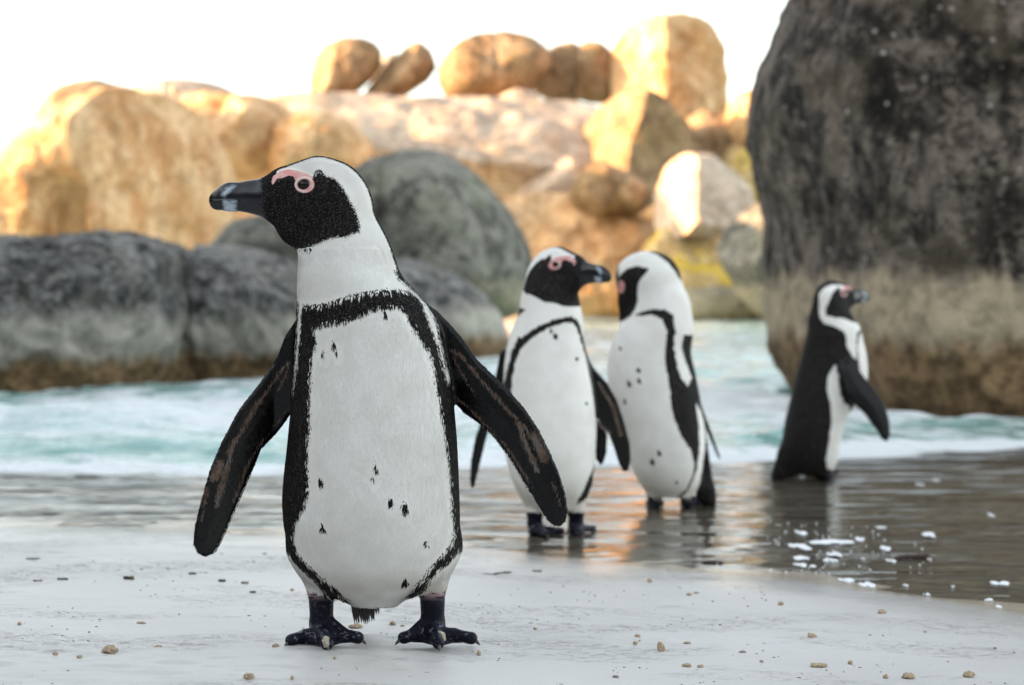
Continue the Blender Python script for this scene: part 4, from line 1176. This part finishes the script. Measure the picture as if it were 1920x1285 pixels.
white4 = [z6([(405, 120), (430, 90), (480, 68), (548, 72), (590, 84), (585, 110), (540, 116), (505, 125), (490, 160), (492, 200), (520, 236), (580, 232), (640, 240), (660, 300), (642, 330), (618, 345), (610, 420), (608, 500), (580, 470), (552, 420), (550, 360), (530, 330), (480, 305), (430, 292), (405, 250), (398, 180)]),
          z6([(640, 345), (700, 350), (760, 500), (720, 640), (690, 645), (650, 600), (628, 560), (618, 450), (622, 390)]),
          z6([(480, 525), (510, 540), (516, 570), (500, 600), (510, 680), (535, 740), (570, 760), (600, 900), (560, 1000), (530, 1110), (500, 1130), (450, 1120), (432, 1060), (450, 950), (460, 850), (455, 750), (435, 660), (440, 590)])]
flip4a = z6([(500, 540), (515, 600), (540, 690), (600, 762), (640, 800), (680, 860), (712, 902), (722, 932), (758, 952), (778, 912), (775, 830), (750, 740), (700, 660), (650, 600), (610, 545), (560, 480), (515, 500)])
flip4b = z6([(500, 700), (560, 740), (600, 762), (590, 805), (555, 860), (542, 950), (530, 1022), (520, 950), (510, 820)])
penguin("rightmost penguin, in profile facing right, black back, in front of the huge dark rock", 1520, 890, D4, g4,
        torso4, [((1553, 552, 0), 24, (1556, 580, 0), 34, .86), ((1556, 580, 0), 34, (1565, 610, 0), 44, .85)],
        ((1556, 548, 0.0), 33, 3), [(flip4a, lambda x, z: -0.078 - 0.2 * np.clip(0.32 - z, 0, .2)), (flip4b, lambda x, z: 0.06 + 0 * x)],
        [simple_leg(1548, 880, 0.0, 11, [(1548, 893), (1562, 893), (1572, 891)], 1520, D4, g4)], 872,
        dark4, white4, [], [(300, .3), (900, .3)], 0.003, jag=0.009, hscale=1.0,
        extra=[lambda X, Z, s: (rcone((X(1480), 0.0, Z(850)), (X(1450), 0.0, Z(893)), 26 * s, 9 * s, .6), .025),
               lambda X, Z, s: (rcone((X(1535), 0.0, Z(865)), (X(1548), 0.0, Z(882)), 22 * s, 12 * s, .9), .02)])

# ------------------------------------------------------------------ things lying on the sand and the water
def on_ground(x, y):
    d = 2.6
    for _ in range(25):
        z = float(ground_z((x - 960) / FPX * d, d))
        d = (CAMZ - max(z, 0.0)) * FPX / (y - HY)
    return (x - 960) / FPX * d, d, max(z, 0.0)

clump_mat = simple_mat("damp_sand_clump", (0.44, 0.34, 0.235), 0.85, 0.2, 0.35, 500, 0.9, 0.003)
grey_mat = simple_mat("grey_sand_crumb", (0.26, 0.23, 0.20), 0.85, 0.2, 0.3, 500, 0.8, 0.002)
toe_mat = simple_mat("caked_pale_sand", (0.52, 0.46, 0.38), 0.9, 0.15, 0.3, 700, 1.0, 0.003)
twig_mat = simple_mat("wet_bark", (0.045, 0.025, 0.018), 0.5, 0.5, 0.5, 300, 0.8, 0.001)
weed_mat = simple_mat("green_weed", (0.10, 0.14, 0.02), 0.5, 0.4, 0.4)
foam_mat = simple_mat("sea_foam", (0.86, 0.88, 0.90), 0.45, 0.4, 0.05, 700, 0.8, 0.002)

def lump(wx, h, seed, elong=1.0, bumps=3):
    """irregular crumb: a few noisy lobes, wx = width, h = height, metres"""
    r_ = np.random.default_rng(seed)
    parts = []
    for k in range(bumps):
        c = np.array([r_.uniform(-.3, .3) * wx, r_.uniform(-.25, .25) * wx, h * r_.uniform(.2, .45)]) * (0 if k == 0 else 1)
        if k == 0: c = np.array([0, 0, h * .35])
        V, F = uvsphere((0, 0, 0), np.array([wx * .5, wx * .4, h * .6]) * (1 if k == 0 else r_.uniform(.4, .7)), 14)
        V = V * (1 + 0.38 * fbm(V[:, 0] * 300 + seed, V[:, 1] * 260, V[:, 2] * 260 + k, 3))[:, None] + c
        parts.append((V, F))
    return join(parts)

clumps = [  # x, y, width px, height px, label
    (205, 1223, 30, 13, "largest tan crumb of sand, left foreground, shaped like a small shoe"),
    (103, 1229, 10, 7, "round tan crumb left of the shoe-shaped sand crumb"),
    (37, 1172, 10, 6, "lone tan crumb near the left edge of the sand"),
    (265, 1170, 16, 5, "flat tan crumb above the shoe-shaped one"),
    (148, 1233, 11, 5, "low tan crumb just left of the shoe-shaped one"),
    (295, 1214, 13, 4, "thin pale crumb right of the shoe-shaped one"),
    (518, 1214, 13, 7, "tan crumb beside the front penguin's left-hand foot"),
    (468, 1273, 19, 12, "pale broken crumb pair at the bottom edge below the front penguin's flipper"),
    (548, 1273, 8, 6, "tiny crumb at the bottom edge below the front penguin's left-hand foot"),
    (628, 1236, 7, 5, "tiny crumb directly in front of the front penguin's left-hand foot"),
    (612, 1221, 13, 15, "knobbly sand clump stuck to the middle toe of the front penguin's left-hand foot"),
    (824, 1216, 22, 20, "big sand clump caked on the middle toe of the front penguin's right-hand foot"),
    (884, 1214, 14, 10, "sand clump on the outer toe of the front penguin's right-hand foot"),
    (668, 1177, 26, 6, "flat heap of sand crumbs under the front penguin's tail"),
    (738, 1171, 12, 6, "larger crumb right of the front penguin's tail"),
    (755, 1176, 9, 5, "smaller crumb beside the inner side of the right-hand foot"),
    (898, 1228, 11, 8, "tan crumb just right of the front penguin's right-hand foot"),
    (908, 1236, 5, 3, "tiny crumb below the one right of the front penguin's foot"),
    (995, 1172, 8, 5, "upper crumb of a close pair right of the front penguin"),
    (1003, 1181, 8, 4, "lower crumb of a close pair right of the front penguin"),
    (1196, 1196, 11, 7, "ring-shaped pale crumb above the tall crumb at centre right"),
    (1192, 1208, 9, 6, "brown crumb below the ring-shaped one"),
    (1240, 1222, 14, 19, "tall upright tan crumb on the sand at centre right"),
    (1288, 1251, 17, 8, "wide crumb near the bottom, left one of a pair"),
    (1314, 1252, 11, 6, "round crumb near the bottom, right one of a pair"),
    (1288, 1207, 15, 4, "flat reddish crumb right of the tall upright one"),
    (1392, 1225, 14, 5, "flat grey crumb among the scratches at centre right"),
    (1464, 1134, 9, 6, "green-brown crumb below the water's edge"),
    (1654, 1151, 14, 8, "three-peaked crumb alone near the water's edge at the right"),
    (1523, 1197, 16, 10, "pyramid-shaped crumb right of centre"),
    (1535, 1250, 29, 7, "long flat tan crumb near the bottom right"),
    (1595, 1245, 11, 7, "small round crumb right of the long flat one"),
    (1703, 1271, 24, 9, "tan crumb at the bottom edge, right"),
    (1816, 1269, 20, 10, "angular crumb at the bottom edge near the right corner"),
    (1661, 1271, 9, 7, "tiny crumb left of the one at the bottom edge"),
    (1428, 1242, 9, 5, "small crumb left of the long flat one"),
    (1154, 1270, 12, 4, "flat grey crumb at the bottom centre"),
    (1102, 1155, 8, 3, "small dark crumb in the middle of the bare sand"),
    (1218, 1092, 9, 7, "mossy crumb near the water's edge, centre"),
    (1293, 1116, 11, 4, "tan fleck near the water's edge, left of two"),
    (1306, 1113, 9, 3, "grey fleck near the water's edge, right of two"),
    (548, 1108, 10, 5, "reddish crumb beside the front penguin's belly"),
]
GC = "crumbs of sand scattered on the beach"
for k, (x_, y_, w_, h_, lab) in enumerate(clumps):
    X_, Y_, Z_ = on_ground(x_, y_)
    s = Y_ / FPX
    V, F = lump(w_ * s, h_ * s, k + 1, bumps=2 + (w_ > 12) + (w_ > 20) + 4 * ("toe" in lab) + 2 * (w_ > 18))
    grey = any(t_ in lab for t_ in ("grey", "dark"))
    if "toe" in lab:
        Z_ += 0.006
        if "outer toe" not in lab: Y_ -= 0.012; Z_ += 0.004
    o = mesh_obj("sand_crumb", V, F, toe_mat if "toe" in lab else grey_mat if grey else clump_mat, (X_, Y_, Z_))
    tag(o, lab, "sand crumb", GC)

def twig(x, y, wpx, hpx, tilt, mat, name, cat, lab, seed, lift=0.0):
    X_, Y_, Z_ = on_ground(x, y)
    s = Y_ / FPX
    n, m = 14, 7
    r_ = np.random.default_rng(seed)
    L = wpx * s; r0 = hpx * s / 2
    V = []
    bend = r_.uniform(-1, 1, 3)
    for i in range(n):
        u_ = i / (n - 1) - .5
        rr = r0 * (1 + 0.3 * r_.uniform(-1, 1)) * (1 if 0 < i < n - 1 else .45)
        for j in range(m):
            a = 2 * math.pi * j / m
            V.append((u_ * L, bend[0] * L * .06 * (u_ * 4) ** 2 + rr * math.cos(a), r0 * .8 + tilt * u_ * L + bend[1] * L * .02 * math.sin(u_ * 9) + rr * math.sin(a)))
    F = [(i * m + j, i * m + (j + 1) % m, (i + 1) * m + (j + 1) % m, (i + 1) * m + j) for i in range(n - 1) for j in range(m)]
    V = np.array(V); 
    caps = [np.array([[0, 2, 1], [0, 3, 2], [0, 4, 3], [0, 5, 4], [0, 6, 5]]), (n - 1) * m + np.array([[0, 1, 2], [0, 2, 3], [0, 3, 4], [0, 4, 5], [0, 5, 6]])]
    o = mesh_obj(name, V, [np.array(F)] + caps, mat, (X_, Y_, Z_ + lift))
    tag(o, lab, cat)
twig(1708, 1047, 66, 9, 0.03, twig_mat, "twig", "twig", "thick dark twig floating in the shallow water at the right, foam at its ends", 3)
twig(1338, 1058, 38, 6, 0.0, twig_mat, "twig", "twig", "short dark twig lying right at the water's edge", 4)
twig(932, 1077, 56, 3.2, 0.08, twig_mat, "twig", "twig", "thin grey stick on the sand right of the front penguin's flipper tip", 5)
twig(1007, 1072, 18, 3, 0.0, twig_mat, "bark_chip", "bark chip", "small dark chip right of the thin grey stick", 6)
twig(62, 1050, 27, 4, 0.0, twig_mat, "bark_chip", "bark chip", "reddish-brown sliver highest up the sand at the far left", 7)
twig(118, 1088, 20, 5, 0.0, twig_mat, "bark_chip", "bark chip", "black sliver left of the green-tipped one", 8)
twig(70, 1090, 18, 3, 0.0, grey_mat, "bark_chip", "bark chip", "faint grey sliver left of the black one", 9)
twig(240, 1086, 20, 6, 0.0, twig_mat, "bark_chip", "bark chip", "black chip with a green scrap of weed at its right end", 10)
twig(249, 1087, 6, 5, 0.2, weed_mat, "weed_scrap", "seaweed", "tiny green scrap of weed touching the black chip", 11)
twig(361, 1077, 15, 4, 0.0, twig_mat, "bark_chip", "bark chip", "dark sliver under the front penguin's left-hand flipper tip", 12)
twig(416, 1091, 14, 5, 0.0, twig_mat, "bark_chip", "bark chip", "dark chip right of the flipper tip, left of the front penguin", 13)
twig(459, 1095, 15, 5, 0.0, grey_mat, "bark_chip", "bark chip", "grey chip nearest the front penguin's left side", 14)
twig(474, 1112, 12, 4, 0.0, twig_mat, "bark_chip", "bark chip", "lowest brown chip left of the front penguin", 15)

foams_px = [(1501, 1028, 36, 20, "largest diamond-shaped fleck of foam in the fourth penguin's reflection"), (1501, 1000, 20, 14, "upper round foam fleck left of the penguin's white reflection"),
    (1558, 1018, 84, 12, "longest streak of foam across the fourth penguin's reflection"), (1614, 1013, 24, 14, "oval foam fleck right of the longest streak"), (1563, 1040, 28, 14, "foam fleck just below the longest streak"),
    (1501, 1048, 34, 13, "foam fleck under the diamond-shaped one"), (1509, 1061, 36, 13, "lowest foam fleck of the left stack"), (1556, 1051, 26, 11, "foam fleck in the middle of the white reflection"),
    (1660, 1029, 27, 14, "round foam fleck left of and above the floating twig"), (1741, 1004, 26, 15, "round foam fleck above right of the floating twig"), (1586, 1089, 27, 14, "foam fleck close to the water's edge, left of two"),
    (1624, 1097, 29, 14, "foam fleck close to the water's edge, right of two"), (1875, 1095, 32, 8, "flat foam streak near the right edge"), (1854, 1126, 20, 6, "small flat foam fleck near the right edge below the streak"),
    (1872, 1139, 14, 7, "foam fleck at the water's edge by the right side of the picture"), (1855, 966, 14, 12, "lone bright foam fleck out in the brown water at the right"), (1726, 910, 12, 9, "left one of two distant foam flecks below the huge rock"),
    (1753, 901, 12, 9, "right one of two distant foam flecks below the huge rock"), (1696, 1099, 11, 5, "tiny foam fleck below the floating twig"), (1736, 1116, 11, 5, "tiny foam fleck farther below the floating twig"),
    (1650, 990, 26, 5, "thin bluish foam streak above the round fleck"), (1671, 1053, 15, 9, "foam scrap at the left end of the floating twig"), (1742, 1050, 6, 6, "foam scrap at the right end of the floating twig"), (1786, 1101, 6, 4, "speck of foam right of the water's edge flecks")]
for k, (x_, y_, w_, h_, lab) in enumerate(foams_px):
    d_ = CAMZ * FPX / (y_ - HY); s = d_ / FPX
    r_ = np.random.default_rng(100 + k)
    nb = 3 + int(w_ / 7)
    parts = []
    for i in range(nb):
        c_ = np.array([r_.uniform(-.38, .38) * w_ * s, r_.uniform(-.3, .3) * h_ * s * 5, 0.0006])
        V, F = uvsphere((0, 0, 0), np.array([w_ * s * .20, h_ * s * 1.5, 0.0018]) * r_.uniform(.6, 1.25), 16)
        V = V * (1 + 0.15 * fbm(V[:, 0] * 90 + k, V[:, 1] * 90, V[:, 2] * 400 + i, 2))[:, None] + c_
        parts.append((V, F))
    V, F = join(parts)
    o = mesh_obj("foam_fleck", V, F, foam_mat, ((x_ - 960) * s, d_, 0.0005))
    tag(o, lab, "foam", "flecks of foam floating on the shallows")

# fine bubbles and the smallest grains, uncountable
r_ = np.random.default_rng(5)
parts = []
for i in range(80):
    x_ = r_.normal(1560, 90) if i < 90 else r_.uniform(900, 1920); 
    ymin = np.interp(x_, [900, 1100, 1350, 1600, 1920], [960, 960, 975, 985, 1000]); ymax = np.interp(x_, [870, 1000, 1100, 1350, 1600, 1920], [1010, 1030, 1040, 1064, 1088, 1136])
    y_ = r_.uniform(ymin, ymax)
    d_ = CAMZ * FPX / (y_ - HY); s = d_ / FPX
    w_ = r_.uniform(0.8, 2.6)
    parts.append(uvsphere(((x_ - 960) * s, d_, 0.001), (w_ * s, w_ * s * 1.6, 0.0018), 8))
V, F = join(parts)
tag(mesh_obj("foam_bubbles", V, F, foam_mat), kind="stuff", label="fine bubbles of foam scattered on the shallow water", cat="foam")
parts = []
for i in range(900):
    x_ = r_.uniform(-40, 1960); y_ = 1030 + 270 * r_.random() ** 0.8
    if vnoise(np.array([x_ / 130.]), np.array([y_ / 35.]), np.array([0.])) < -0.05: continue
    X_ = (x_ - 960) / FPX * 2.6
    if CAMZ * FPX / (y_ - HY) > shore(X_) - 0.05: continue
    X_, Y_, Z_ = on_ground(x_, y_)
    w_ = r_.uniform(0.8, 2.3) * Y_ / FPX * (1.6 if r_.random() < .08 else 1)
    V, F = uvsphere((0, 0, 0), (w_ * r_.uniform(.9, 1.6), w_, w_ * .55), 6)
    parts.append((V + np.array([X_, Y_, Z_ + w_ * .1]), F))
V, F = join(parts)
tag(mesh_obj("sand_grains", V, F, grey_mat), kind="stuff", label="tiny crumbs and grains littering the smooth sand", cat="sand grains")
print("script seconds", round(time.time() - T0, 1))
